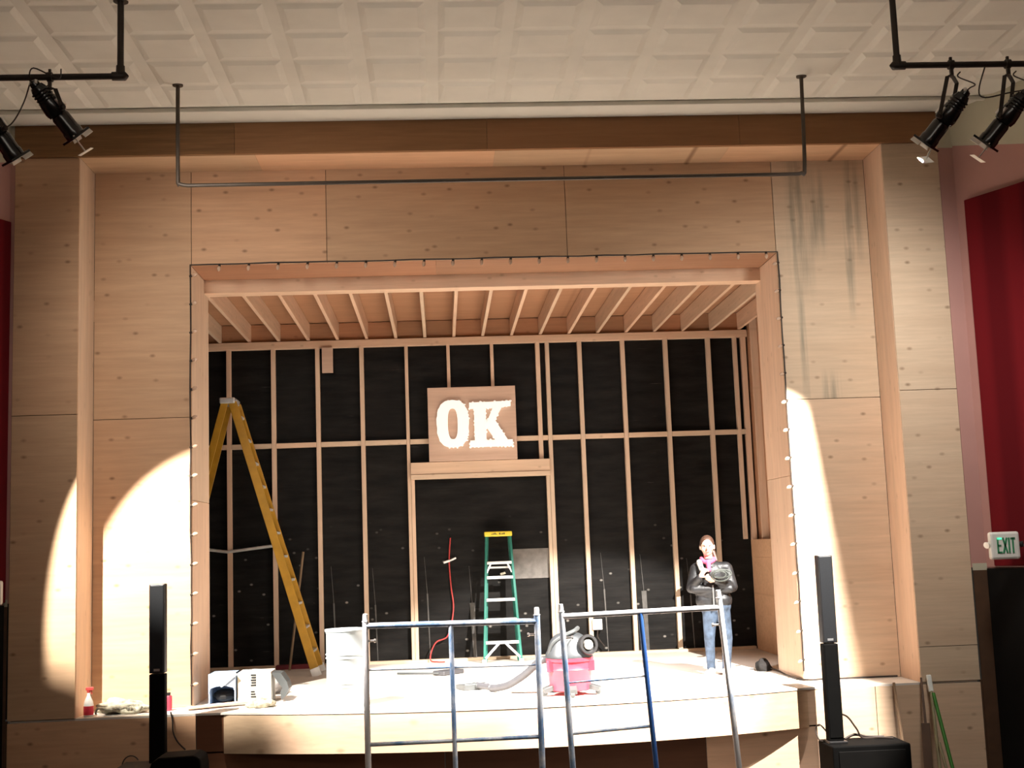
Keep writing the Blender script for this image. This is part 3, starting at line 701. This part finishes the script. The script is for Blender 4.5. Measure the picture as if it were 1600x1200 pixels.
# ------------------------------------------------------------------ big yellow stepladder
yl = thing('stepladder', 'tall yellow stepladder standing open behind the opening edge by the string lights', 'stepladder', (-2.6, 3.6, 0))
for (y0, y1) in ((3.34, 3.43), (3.93, 3.78)):
    MB().bar((-1.575, y0, .0), (-2.60, y1, 3.47), .035, .105, (1, 0, .3)).build('front_rail', 'yellow', yl, bev=.004)
    MB().bar((-3.62, y0 + .05, .0), (-2.70, y1 + .0, 3.47), .03, .085, (1, 0, -.3)).build('rear_rail', 'yellow', yl, bev=.004)
    MB().bar((-1.565, y0, .0), (-1.60, y0 + .002, .10), .045, .12, (1, 0, .3)).build('foot', 'alu', yl)
MB().box((-2.76, 3.38, 3.455), (-2.565, 3.83, 3.53)).build('top_cap', 'alu', yl, bev=.015)
for i in range(1, 12):
    t_ = i / 11.6; x = -1.575 - 1.025 * t_; z = 3.47 * t_
    MB().box((x - .045, 3.36 + .09 * t_, z - .02), (x + .045, 3.91 - .14 * t_, z + .012)).build('step', 'yellow' if False else 'alu', yl, bev=.003)

# ------------------------------------------------------------------ litter at the opening edge
cr = thing('plastic_crate', 'pale blue crate on its side with a dark mouth beside the opening edge', 'crate', (-2.27, .75, 0))
m = MB(); x0, x1, y0, y1, z1 = -2.41, -2.135, .62, .95, .318
m.box((x0, y0, 0), (x0 + .012, y1, z1)).box((x1 - .012, y0, 0), (x1, y1, z1)).box((x0, y0, 0), (x1, y1, .012)).box((x0, y0, z1 - .012), (x1, y1, z1)).box((x0, y1 - .012, 0), (x1, y1, z1))
m.prism([(x0, z1)] + [(x0 + (x1 - x0) * i / 12, .165 + .03 * math.sin(PI * i / 12) - (.05 if i in (0, 12) else 0)) for i in range(13)] + [(x1, z1)], y0 - .008, y0 + .004, 'xz')
m.build('shell', 'paleblue', cr)
MB().ell((-2.27, .80, .08), (.12, .12, .07), 14, 8).build('dark_bundle', 'blackcloth', cr)
MB().bar((-2.29, .60, .20), (-2.13, .60, .325), .05, .01, (0, 1, 0)).build('folded_flap', 'carton', cr)
cb2 = thing('carton', 'white printed carton with an open grey flap between crate and barrel', 'carton', (-1.94, .85, 0))
MB().box((-2.12, .66, 0), (-1.78, 1.02, .315)).build('box', 'carton', cb2, bev=.004)
m = MB()
for i in range(5): m.box((-1.985 + (i % 2) * .006, .655, .175 + i * .026), (-1.93, .659, .192 + i * .026))
for i in range(3): m.box((-1.985, .655, .06 + i * .026), (-1.93 - .008 * i, .659, .076 + i * .026))
m.build('print', 'ink', cb2)
MB().box((-2.12, .652, .0), (-2.0, .66, .305)).build('side_panel', 'creamcarton', cb2)
fl = MB()
fl.prism([(-1.78, .30), (-1.68, .29), (-1.62, .20), (-1.60, .13), (-1.64, .05), (-1.68, .02), (-1.69, .10), (-1.67, .14)], .70, .98, 'xz'); fl.build('open_flap', 'greyplastic', cb2)
pk = MB(); pk.bar((-2.56, .30, .022), (-1.95, .60, .03), .13, .018); tag(pk.build('plank', 'board', bev=.003), 'short pale plank lying in front of the crate and carton', 'plank')
def crumple(name, c, r, mat, label, cat, seed, amp=.35, seg=26, rings=16):
    rnd = random.Random(seed); ph = [(rnd.uniform(-1, 1), rnd.uniform(-1, 1), rnd.uniform(-1, 1), rnd.uniform(0, 6), rnd.uniform(.5, 1)) for _ in range(9)]
    m = MB(); m.ell((0, 0, 0), (1, 1, 1), seg, rings)
    for v_ in m.bm.verts:
        p = v_.co; n = sum(a * math.sin(6 * (x * p.x + y * p.y + z * p.z) + f) for x, y, z, f, a in ph) / 5
        q = p * (1 + amp * n); v_.co = Vector((c[0] + q.x * r[0], c[1] + q.y * r[1], max(.003, c[2] + q.z * r[2])))
    return tag(m.build(name, mat, smooth=True, ang=70), label, cat)
crumple('rag', (-1.83, .30, .03), (.13, .10, .06), 'rag', 'crumpled white rag on the apron edge in front of the carton', 'rag', 3)
crumple('cloth_bundle', (-2.05, 1.5, .10), (.30, .2, .17), 'greycloth', 'grey cloth bundle behind the white carton and crate', 'cloth', 5)
rb = MB(); rb.box((-2.22, 4.42, 0), (-1.72, 4.56, .055)); tag(rb.build('board', 'darkred', bev=.004), 'dark red board on the floor behind the yellow stepladder foot', 'board')
# ledge litter by the tall speaker
bt = thing('spray_bottle', 'white and red spray bottle standing at the end of the ledge', 'bottle', (-3.485, .12, 0))
MB().lathe((-3.485, .12, 0), (0, 0, 1), [(0, .044), (.006, .048), (.11, .048), (.15, .040), (.205, .016), (.235, .014)], 20).build('bottle', 'carton', bt, smooth=True)
MB().lathe((-3.485, .12, .02), (0, 0, 1), [(0, .0492), (.085, .0492)], 20).build('label_band', 'red', bt, smooth=True)
m = MB(); m.lathe((-3.485, .12, .232), (0, 0, 1), [(0, .018), (.025, .018)], 12); m.box((-3.51, .10, .255), (-3.44, .14, .285)); m.bar((-3.46, .12, .26), (-3.455, .12, .215), .01, .012); m.build('trigger_head', 'redcord', bt, bev=.004)
crumple('rag_heap', (-3.18, .33, .05), (.26, .14, .085), 'rag', 'heap of soiled rags and rope on the ledge between bottle and speaker', 'rags', 11, .75, 48, 30)
rp = MB(); rr = random.Random(4)
pts = [(-3.38 + .022 * i + rr.uniform(-.03, .03), .085 + rr.uniform(-.05, .045), .02 + .05 * abs(math.sin(i * 1.3)) + rr.uniform(0, .03)) for i in range(22)]
rp.tube(smoothpath(pts, 4), .012, 7); tag(rp.build('rope', 'rag', smooth=True), 'loose pale rope tangled along the ledge in front of the rag heap', 'rope')
cn = thing('can', 'small red can on the ledge just behind the column speaker', 'can', (-2.755, .34, 0))
MB().lathe((-2.755, .34, 0), (0, 0, 1), [(0, .034), (.14, .034), (.15, .028)], 18).build('can_body', 'red', cn, smooth=True)
MB().lathe((-2.755, .34, .15), (0, 0, 1), [(0, .02), (.03, .02)], 12).build('can_cap', 'black', cn)

# ------------------------------------------------------------------ column speakers
def column(name, label, x0, x1, y, z0, z1, zs):
    t = thing(name, label, 'speaker', ((x0 + x1) / 2, y, z0), 'column speakers')
    MB().box((x0, y, z0), (x1, y + .11, zs - .004)).build('lower_column', 'darkcase', t, bev=.008)  # darker black than the upper half, the beam's cutoff put into the colour
    MB().box((x0, y, zs + .004), (x1, y + .11, z1)).build('upper_column', 'black', t, bev=.008)
    MB().box((x0 + .012, y - .006, z0 + .03), (x1 - .012, y + .002, zs - .01)).build('lower_grille', 'darkcase', t, bev=.004)
    MB().box((x0 + .012, y - .006, zs + .01), (x1 - .012, y + .002, z1 - .012)).build('upper_grille', 'grille', t, bev=.004)
    MB().box((x0 + .045, y - .010, zs + .025), (x1 - .045, y - .005, zs + .047)).build('badge', 'steel', t)
    return t
column('column_speaker', 'tall black column speaker beside the red can and rag heap', -2.733, -2.588, -.62, -.36, 1.279, .45)
column('column_speaker', 'tall black column speaker standing on the wide bass cabinet', 3.662, 3.808, -.62, -.44, 1.319, .477)
bs = thing('bass_cabinet', 'wide black bass cabinet under the column speaker next to the leaning poles', 'bass cabinet', (4.05, -.55, ZH))
MB().box((3.635, -.80, ZH + .02), (4.385, -.33, -.46)).build('cabinet', 'darkcase', bs, bev=.015)
MB().box((3.69, -.812, ZH + .06), (4.33, -.798, -.51)).build('grille', 'doorblack', bs, bev=.004)
MB().box((3.65, -.66, -.462), (3.83, -.46, -.438)).build('socket_plate', 'black', bs, bev=.006)
bs = thing('bass_cabinet', 'black bass cabinet at the foot of the column speaker beside the rag heap', 'bass cabinet', (-2.75, -.55, ZH))
MB().box((-3.02, -.80, ZH + .02), (-2.48, -.34, -.375)).build('cabinet', 'blackcloth', bs, bev=.02)
eq = thing('equipment_case', 'dark rounded equipment case at the bottom edge before the apron end', 'case', (-2.33, -1.1, ZH))
MB().prism([(-2.58, ZH + .02), (-2.13, ZH + .02), (-2.125, -.32), (-2.14, -.235), (-2.20, -.205), (-2.50, -.215), (-2.56, -.25), (-2.585, -.33)], -1.3, -.92, 'xz').build('shell', 'darkcase', eq, bev=.02)
m = MB()
for x in (-2.52, -2.19):
    for y in (-1.25, -.97): m.lathe((x, y, ZH), (0, 0, 1), [(0, .025), (.03, .025)], 10)
m.build('foot', 'greyplastic', eq)
cm = MB(); cm.tube(smoothpath([(3.70, -.5, -.40), (3.62, -.48, -.30), (3.585, -.45, -.35), (3.60, -.50, -.44), (3.66, -.48, -.455)], 8), .007, 6)
cm.tube(smoothpath([(3.80, -.50, -.20), (3.90, -.46, -.24), (3.99, -.44, -.36), (4.05, -.42, -.45), (4.2, -.45, -.45), (4.32, -.52, -.45)], 8), .009, 6)
cm.tube(smoothpath([(3.86, -.46, -.45), (3.98, -.40, -.42), (4.1, -.40, -.445), (4.26, -.42, -.45)], 8), .014, 6)
tag(cm.build('speaker_cable', 'cable', smooth=True), 'dark cables looping from the column speaker over the wide bass cabinet', 'cable')
cm = MB(); cm.tube(smoothpath([(-2.66, -.02, .03), (-2.64, -.03, -.05), (-2.63, -.05, -.16), (-2.58, -.08, -.25), (-2.50, -.12, -.32)], 8), .008, 6)
tag(cm.build('speaker_cable', 'cable', smooth=True), 'thin dark cable drooping over the ledge end beside the column speaker', 'cable')
cm = MB(); cm.tube([(-3.04 + .085 * math.cos(a), -.02, -.47 + .10 * math.sin(a)) for a in [i * 2 * PI / 24 + .6 for i in range(24)]], .006, 6)
tag(cm.build('cable_loop', 'cable', smooth=True), 'thin cable loop hanging on the plywood base below the rag heap', 'cable')

# ------------------------------------------------------------------ leaning poles by the doorway
pl = MB(); pl.bar((4.49, -.40, ZH), (4.535, -.03, .012), .022, .022); tag(pl.build('pole', 'post_dark'), 'thin brown pole leaning on the ledge behind the bass cabinet', 'pole')
pl = MB(); pl.bar((4.70, -.42, ZH), (4.818, -.03, .05), .035, .03, w2=.02); pl.bar((4.66, -.46, ZH), (4.735, -.28, -.36), .08, .03); tag(pl.build('board', 'darkjamb', bev=.003), 'dark narrow board leaning between the brown pole and the white brush', 'board')
bm_ = thing('broom', 'olive handled broom with white bristles up leaning on the plywood', 'broom', (4.84, -.45, ZH))
MB().tube([(4.79, -.45, ZH), (4.90, -.06, -.08)], .016, 10).build('handle', 'olive', bm_, smooth=True)
MB().bar((4.90, -.06, -.09), (4.895, -.03, .075), .05, .035, (0, 1, 0)).build('bristle_head', 'brush', bm_, bev=.01)
pl = MB(); pl.tube([(4.94, -.50, ZH), (4.912, -.08, -.10)], .018, 10); tag(pl.build('pole', 'greenpole', smooth=True), 'bright green pole leaning next to the white brush', 'pole')
pl = MB(); pl.tube([(4.86, -.56, ZH), (4.85, -.30, -.55)], .014, 10); tag(pl.build('pole', 'olive', smooth=True), 'short olive stick between the broom and the green pole', 'pole')

# ------------------------------------------------------------------ exit sign
ex = thing('exit_sign', 'off white EXIT sign with emergency lamps in front of the red panel', 'exit sign', (5.53, -.60, 1.35))
MB().box((5.385, -.64, 1.215), (5.68, -.56, 1.482)).build('housing', 'exitbox', ex, bev=.022)
def glyph(name, bars, mat):
    m = MB()
    for a, b in bars: m.bar(a, b, .017, .004, (0, 1, 0))
    return m.build(name, mat, ex)
yf = -.643; zb, zt = 1.275, 1.425
def P_(x, z): return (5.455 + x, yf, z)
glyph('letter', [(P_(0, zb), P_(0, zt)), (P_(0, zb + .008), P_(.04, zb + .008)), (P_(0, (zb + zt) / 2), P_(.033, (zb + zt) / 2))], 'exitgreen')['label'] = 'green letter E'
glyph('letter', [(P_(-.006, zt - .008), P_(.042, zt - .008))], 'exitlit')['label'] = 'glowing top of the letter E'
glyph('letter', [(P_(.052, zb), P_(.092, zt)), (P_(.052, zt), P_(.092, zb))], 'exitgreen')['label'] = 'green letter X'
glyph('letter', [(P_(.113, zb), P_(.113, zt))], 'exitgreen')['label'] = 'green letter I'
glyph('letter', [(P_(.152, zb), P_(.152, zt)), (P_(.128, zt - .008), P_(.176, zt - .008))], 'exitgreen')['label'] = 'green letter T'
for s_, x, mt in ((-1, 5.378, 'gel'), (1, 5.687, 'black')):
    m = MB(); m.lathe((x, -.60, 1.365), (s_ * .8, -.5, -.3), [(-.01, .02), (.01, .024), (.03, .034), (.036, .032)], 14); m.build('lamp_head', mt, ex, smooth=True)
MB().box((5.60, -.57, 1.33), (5.84, -.54, 1.36)).build('mounting_arm', 'greyplastic', ex)
ex = thing('exit_sign', 'white sign box cut by the edge of the photo above the dark doorway', 'exit sign', (-4.40, -.30, 1.2))
MB().box((-4.46, -.34, 1.13), (-4.19, -.27, 1.36)).build('housing', 'exitbox', ex, bev=.02)
MB().box((-4.44, -.27, 1.22), (-4.42, -.16, 1.26)).build('mounting_arm', 'greyplastic', ex)

# ------------------------------------------------------------------ bits on the back wall
eb = thing('socket_box', 'white electrical box on a stud of the back wall behind the vacuum', 'electrical box', (2.11, Y3 - .02, .34))
MB().box((2.045, Y3 - .035, .345), (2.18, Y3 + .04, .487)).build('box', 'elbox', eb, bev=.006)
MB().tube(smoothpath([(2.12, Y3 - .0, .345), (2.11, Y3 - .02, .26), (2.14, Y3 - .03, .2), (2.2, Y3 - .02, .12)], 6), .008, 6).build('cord', 'cable', eb)
rc = thing('extension_cord', 'red extension cord hanging on the black wall inside the framed doorway', 'cord', (.1, Y3, 0))
MB().tube(smoothpath([(.145, Y3 + .07, 1.66), (.12, Y3 + .06, 1.35), (.135, Y3 + .05, 1.0), (.16, Y3 + .05, .75), (.13, Y3 + .03, .52), (.06, Y3 + .0, .33), (-.08, Y3 - .02, .27), (-.15, Y3 - .04, .16), (-.17, Y3 - .05, .03), (-.08, Y3 - .12, .012), (.02, Y3 - .16, .012)], 10), .009, 8).build('cable', 'redcord', rc, smooth=True)
m = MB(); m.bar((.04, Y3 + .04, 1.325), (.13, Y3 + .04, 1.35), .035, .03); m.bar((.13, Y3 + .04, 1.35), (.215, Y3 + .04, 1.385), .03, .025); m.build('tie', 'white', rc, bev=.008)
pb = MB(); pb.box((1.0, Y3 + .074, 1.07), (1.497, Y3 + .089, 1.475)); tag(pb.build('board', 'paper'), 'pale board fixed to the black wall next to the green stepladder', 'board')
st = MB(); st.tube([(-2.02, 4.28, 0), (-1.855, 4.60, 1.54)], .017, 10); tag(st.build('pole', 'post_dark', smooth=True), 'dark brown pole leaning on the back studs behind the yellow stepladder', 'pole')
cd = MB(); cd.tube([(-3.3, Y3 - .02, 1.64), (-2.87, Y3 - .02, 1.575), (-2.21, Y3 - .02, 1.64)], .021, 8); tag(cd.build('conduit', 'alu', smooth=True), 'pale flexible conduit crossing the studs behind the yellow stepladder', 'conduit')
bd = thing('push_broom', 'grey broom lying flat on the stage floor behind the blue scaffold frame', 'broom', (-.1, 2.85, 0))
MB().tube([(-.56, 3.02, .02), (-.05, 2.72, .03)], .013, 8).build('handle', 'greyplastic', bd, smooth=True)
MB().bar((-.06, 2.73, .03), (.20, 2.98, .03), .20, .05, w2=.16).build('broom_head', 'hose', bd, bev=.01)
cm = MB(); cm.tube(smoothpath([(3.72, 1.75, .03), (3.76, 1.5, .02), (3.74, 1.0, .015), (3.80, .53, .015), (3.98, .50, .02), (4.15, .53, .015), (4.45, .53, .015), (4.78, .54, .015)], 10), .010, 6)
tag(cm.build('floor_cable', 'cable', smooth=True), 'dark cable running along the foot of the wall past the column speaker', 'cable')
crumple('bag', (3.66, 1.75, .05), (.085, .10, .08), 'blackcloth', 'small black bag on the stage floor in the corner past the person', 'bag', 8)

# ------------------------------------------------------------------ person
pe = thing('person', 'person in black jacket and blue jeans standing with hands held at the chest', 'person', (3.06, 1.5, 0))
pe.rotation_euler = (0, 0, math.radians(-11))
def grown(m, name, mat, vox, sm=4):
    o = m.build(name, mat, pe, world=False)
    r = o.modifiers.new('union', 'REMESH'); r.mode = 'VOXEL'; r.voxel_size = vox; r.use_smooth_shade = True
    s_ = o.modifiers.new('soften', 'SMOOTH'); s_.iterations = sm; s_.factor = .5
    return o
hx = -.027
m = MB()
m.ell((hx, .008, 1.445), (.076, .092, .104), 24, 16); m.ell((hx, -.022, 1.385), (.056, .062, .062), 20, 12); m.ell((hx, -.04, 1.345), (.024, .025, .02))
m.cap((hx, -.086, 1.445), (hx, -.108, 1.412), .010, .014, 10)                        # nose
m.ell((hx - .031, -.070, 1.458), (.022, .016, .010)); m.ell((hx + .031, -.070, 1.458), (.022, .016, .010))   # brows
m.ell((hx - .040, -.062, 1.408), (.024, .020, .022)); m.ell((hx + .040, -.062, 1.408), (.024, .020, .022))   # cheeks
m.ell((hx, -.080, 1.374), (.024, .012, .010))                                         # lips
for s_ in (-1, 1): m.ell((hx + s_ * .079, .012, 1.425), (.010, .020, .032))           # ears
m.cap((-.01, .02, 1.18), (hx, .004, 1.37), .056, .047)
m.cap((-.13, .01, 1.18), (.13, .01, 1.18), .05, .05); m.cap((0, .01, 1.12), (.02, .01, .78), .11, .10)
for s_, kx, axx, ay in ((-1, -.058, -.055, .02), (1, .14, .11, -.03)):
    hp = -.03 if s_ < 0 else .10
    m.cap((hp, .005, .74), (kx, -.01, .40), .065, .042); m.cap((kx, -.01, .40), (axx, ay, .06), .042, .03)
def arm(sh, el, wr, fdir, pn, side):
    """sh-el-wr, then a hand: fdir = finger direction, pn = palm normal, side = +1 thumb on fdir x pn"""
    m.cap(sh, el, .042, .036); m.cap(el, wr, .034, .024)
    wr = Vector(wr); f = Vector(fdir).normalized(); n = Vector(pn); n = (n - f * n.dot(f)).normalized(); a = f.cross(n) * side
    pc = wr + f * .045
    m.cap(wr, wr + f * .02, .024, .026)
    for k in (-1.2, -.4, .4, 1.2): m.cap(wr + f * .015 + a * (k * .012), wr + f * .078 + a * (k * .018), .014, .012)
    for k, L in ((1.5, .068), (.5, .078), (-.5, .072), (-1.5, .055)):
        b0 = wr + f * .080 + a * (k * .0165); b1 = b0 + (f * .8 + n * .45 + a * k * .06) * (L * .45); b2 = b1 + (f * .15 + n * 1.0) * (L * .33); b3 = b2 + (-f * .55 + n * .65) * (L * .25)
        m.cap(b0, b1, .0095, .009, 10); m.cap(b1, b2, .009, .0085, 10); m.cap(b2, b3, .0085, .0075, 10)
    t0 = wr + f * .022 + a * .022; t1 = t0 + (a * .8 + f * .5 + n * .35) * .040; t2 = t1 + (f * .75 + n * .6 + a * .1) * .032
    m.cap(t0, t1, .013, .0105, 10); m.cap(t1, t2, .0105, .009, 10)
arm((-.165, .01, 1.18), (-.222, -.03, .985), (-.125, -.165, 1.095), (.45, -.25, .75), (.6, .55, -.2), -1)
arm((.175, .01, 1.18), (.222, -.03, .985), (.045, -.185, 1.055), (-.85, -.22, .25), (.1, .65, .5), 1)
grown(m, 'body', 'skin', .0055, 3)
# clothes
m = MB()
m.ell((.0, .005, 1.08), (.175, .115, .20)); m.cap((-.155, .01, 1.185), (.165, .01, 1.185), .072, .072); m.ell((.0, .0, .93), (.195, .13, .16)); m.cap((-.075, 0, .83), (.105, 0, .83), .115, .115)
m.lathe((-.015, .01, 1.21), (-.03, -.05, 1), [(0, .105), (.05, .088), (.09, .080)], 24)
m.cap((-.170, .01, 1.18), (-.226, -.03, .975), .066, .062); m.cap((-.226, -.03, .975), (-.133, -.155, 1.085), .060, .043)
m.cap((.180, .01, 1.18), (.228, -.03, .975), .066, .062); m.cap((.228, -.03, .975), (.062, -.180, 1.050), .060, .043)
m.cap((-.20, -.09, .96), (.20, -.09, .955), .05, .05)
o = grown(m, 'jacket', 'jacket', .009, 3)
MB().box((.004, -.150, .76), (.018, -.128, 1.0)).build('zip', 'steel', pe, world=False)
m = MB()
m.cap((-.05, .005, .77), (.10, .005, .77), .105, .105)
for hp, kx, axx, ay in ((-.035, -.058, -.055, .02), (.105, .14, .115, -.03)):
    m.cap((hp, .005, .73), (kx, -.015, .40), .088, .060); m.cap((kx, -.015, .40), (axx, ay, .08), .060, .047); m.ell((axx, ay, .085), (.052, .054, .03))
grown(m, 'jeans', 'jeans', .009, 3)
for sx, sy, r in ((-.052, -.045, -.12), (.105, -.095, .12)):
    m = MB(); m.ell((sx, sy, .045), (.044, .085, .042)); m.ell((sx + r * .35, sy - .085, .034), (.044, .06, .034)); m.ell((sx, sy + .065, .055), (.036, .04, .055)); m.box((sx - .03, sy - .10, .001), (sx + .03, sy + .08, .02))
    grown(m, 'shoe', 'shoe', .007, 4)
m = MB(); m.ell((hx, .022, 1.462), (.084, .098, .100), 24, 16); m.ell((hx, .085, 1.43), (.06, .04, .07)); m.cap((hx + .055, .05, 1.40), (hx + .095, .0, 1.27), .03, .022)
grown(m, 'hair', 'hair', .007, 3)
m = MB()
m.tube(smoothpath([(hx - .07, .03, 1.30), (hx - .06, -.06, 1.275), (hx, -.098, 1.255), (hx + .06, -.055, 1.275), (hx + .07, .03, 1.30)], 6), .026, 10); m.cap((hx, -.105, 1.26), (hx + .005, -.135, 1.17), .030, .024)
grown(m, 'scarf', 'scarf', .008, 3)
m = MB(); m.cap((-.125, -.075, 1.26), (-.10, -.12, 1.17), .034, .028); grown(m, 'scarf_end', 'plaid', .008, 3)
m = MB()
for s_ in (-1, 1): m.ell((hx + s_ * .030, -.078, 1.440), (.012, .009, .006), 12, 8)
m.build('eyes', 'eye', pe, world=False)
MB().ell((hx, -.089, 1.374), (.020, .007, .005), 12, 8).build('lips', 'lips', pe, world=False)
# cord loop held in the hands
cl = thing('cord_loop', 'grey loop of cord held in the hands of the person in black jacket', 'cord', (3.06, 1.5, 0))
cl.rotation_euler = (0, 0, math.radians(-11))
m = MB()
for k, (r_, dy, ox) in enumerate(((.095, -.235, .10), (.070, -.243, .09), (.105, -.228, .115))):
    m.tube([(ox + r_ * math.cos(a), dy + .02 * math.sin(a * 2), 1.105 + .012 * k + r_ * (.62 - .1 * k) * math.sin(a)) for a in [i * 2 * PI / 40 - .35 for i in range(41)]], .0085, 8)
m.build('loop', 'greycord', cl, smooth=True, world=False)

# ------------------------------------------------------------------ light
def spot(name, loc, aim, deg, power, col, blend=.12, r=.03, sc=None, roll=0):
    d = bpy.data.lights.new(name, 'SPOT'); d.energy = power; d.color = col; d.spot_size = math.radians(deg * 2); d.spot_blend = blend; d.shadow_soft_size = r
    o = bpy.data.objects.new(name, d); COL.objects.link(o); o.location = loc
    q = (Vector(aim) - Vector(loc)).to_track_quat('-Z', 'Y'); o.rotation_euler = q.to_euler()
    if sc: o.scale = sc
    return o
KS = 1.0
def leaf(fixture, P, A, n, dist, w, h, arm=None, mat='gel'):
    """a leaf added to the fixture to shape its beam: it stops the light on the far side of the plane through P with normal n"""
    n = n.normalized(); a_ = (A - n * A.dot(n)).normalized(); e_ = n.cross(a_).normalized(); c = P + a_ * dist
    m = MB(); m.bar(c - n * (h / 2) - e_ * (w / 2), c - n * (h / 2) + e_ * (w / 2), h, .003, up=a_)
    q = c - n * (h * .55); m.bar(q, P - A * .05 - n * .085, .014, .006)
    m.build('beam_flag', mat, fixture)
SL = [bpy.data.objects[k] for k in ('stage_light', 'stage_light.001', 'stage_light.002', 'stage_light.003')]
PA = Vector((-4.15, -2.9, 4.9)); AA = (Vector((-1.406, .284, 0)) - PA).normalized()
la_ = stage_light('black stage light with an added beam flag farthest along the pipe past the cut off one', tuple(PA - AA * .03), AA, (-4.40, YP, 5.355))
leaf(la_, PA, AA, Vector((.192, .813, .550)), .26, .32, .22, mat='lightblack')  # unseen leaf added to cut the lower edge of this beam
spot('stage_spot', tuple(PA), (-1.406, .284, 0), 22.8, 6500 * KS, (1, .95, .86), .14, r=.007)
PB = Vector((-2.815, -2.78, 4.905)) + DL * .03; tb_ = Vector((.3, .4, .2))
leaf(SL[0], PB, (tb_ - PB).normalized(), Vector((0, .963, .270)), .10, .12, .09)
spot('stage_spot', tuple(PB), tuple(tb_), 20, 7500 * KS, (1, .91, .88), .5, r=.004)
spot('stage_spot', (-2.73, -2.62, 4.70), (-1.4, .57, 3.2), 56, 230 * KS, (1, .93, .85), 1.0, r=.30)  # added wide soft lamp for spill on the wood, no fixture of its own
PR = Vector((4.155, -2.80, 4.715)) + DR * .03; tr_ = Vector((2.8, .9, .4))
leaf(SL[2], PR, (tr_ - PR).normalized(), -Vector((1, .107, .115)), .11, .12, .10)
spot('stage_spot', tuple(PR), tuple(tr_), 25.5, 7500 * KS, (1, .95, .89), .2, r=.003)
PS = Vector((4.665, -2.80, 4.705)) + DR * .03; ts_ = Vector((1.6, -.5, .4))
leaf(SL[3], PS, (ts_ - PS).normalized(), Vector((0, .961, .275)), .10, .12, .09)
spot('stage_spot', tuple(PS), tuple(ts_), 18.5, 5500 * KS, (1, .94, .90), .45, r=.004)
spot('stage_spot', (4.60, -2.70, 4.58), (3.9, .57, 1.7), 62, 400 * KS, (1, .97, .92), 1.0, r=.30)  # second added spill lamp, brightens the right wing
def area(name, loc, aim, sx, sy, power, col):
    d = bpy.data.lights.new(name, 'AREA'); d.shape = 'RECTANGLE'; d.size = sx; d.size_y = sy; d.energy = power; d.color = col
    o = bpy.data.objects.new(name, d); COL.objects.link(o); o.location = loc
    o.rotation_euler = (Vector(aim) - Vector(loc)).to_track_quat('-Z', 'Y').to_euler()
    return o
area('house_fill', (0, -13.6, 5.6), (0, -7, 2.5), 6, 1.2, 120, (1, .89, .76))  # unseen area light added behind the camera, stands in for house lights
w = bpy.data.worlds.new('world'); SCN.world = w; w.use_nodes = True
w.node_tree.nodes['Background'].inputs[0].default_value = (1, .85, .7, 1); w.node_tree.nodes['Background'].inputs[1].default_value = .02

# ------------------------------------------------------------------ camera
cam = bpy.data.cameras.new('camera'); co = bpy.data.objects.new('camera', cam); COL.objects.link(co)
cam.sensor_fit = 'HORIZONTAL'; cam.sensor_width = 36; cam.lens = 1972.357618 / 1600 * 36; cam.clip_end = 100
p_, y_, r_ = (math.radians(a) for a in (7.34802575, 3.39325357, -2.05651739))
f = Vector((math.sin(y_) * math.cos(p_), math.cos(y_) * math.cos(p_), math.sin(p_))); rt = Vector((math.cos(y_), -math.sin(y_), 0)); up = rt.cross(f)
rt, up = rt * math.cos(r_) + up * math.sin(r_), up * math.cos(r_) - rt * math.sin(r_)
mw = Matrix((rt, up, -f)).transposed().to_4x4(); mw.translation = Vector((.0313206, -12.81211154, 1.50681602)); co.matrix_world = mw
SCN.camera = co
vs = SCN.view_settings; vs.view_transform = 'Standard'; vs.look = 'None'; vs.exposure = .2; vs.gamma = 1; vs.use_curve_mapping = False
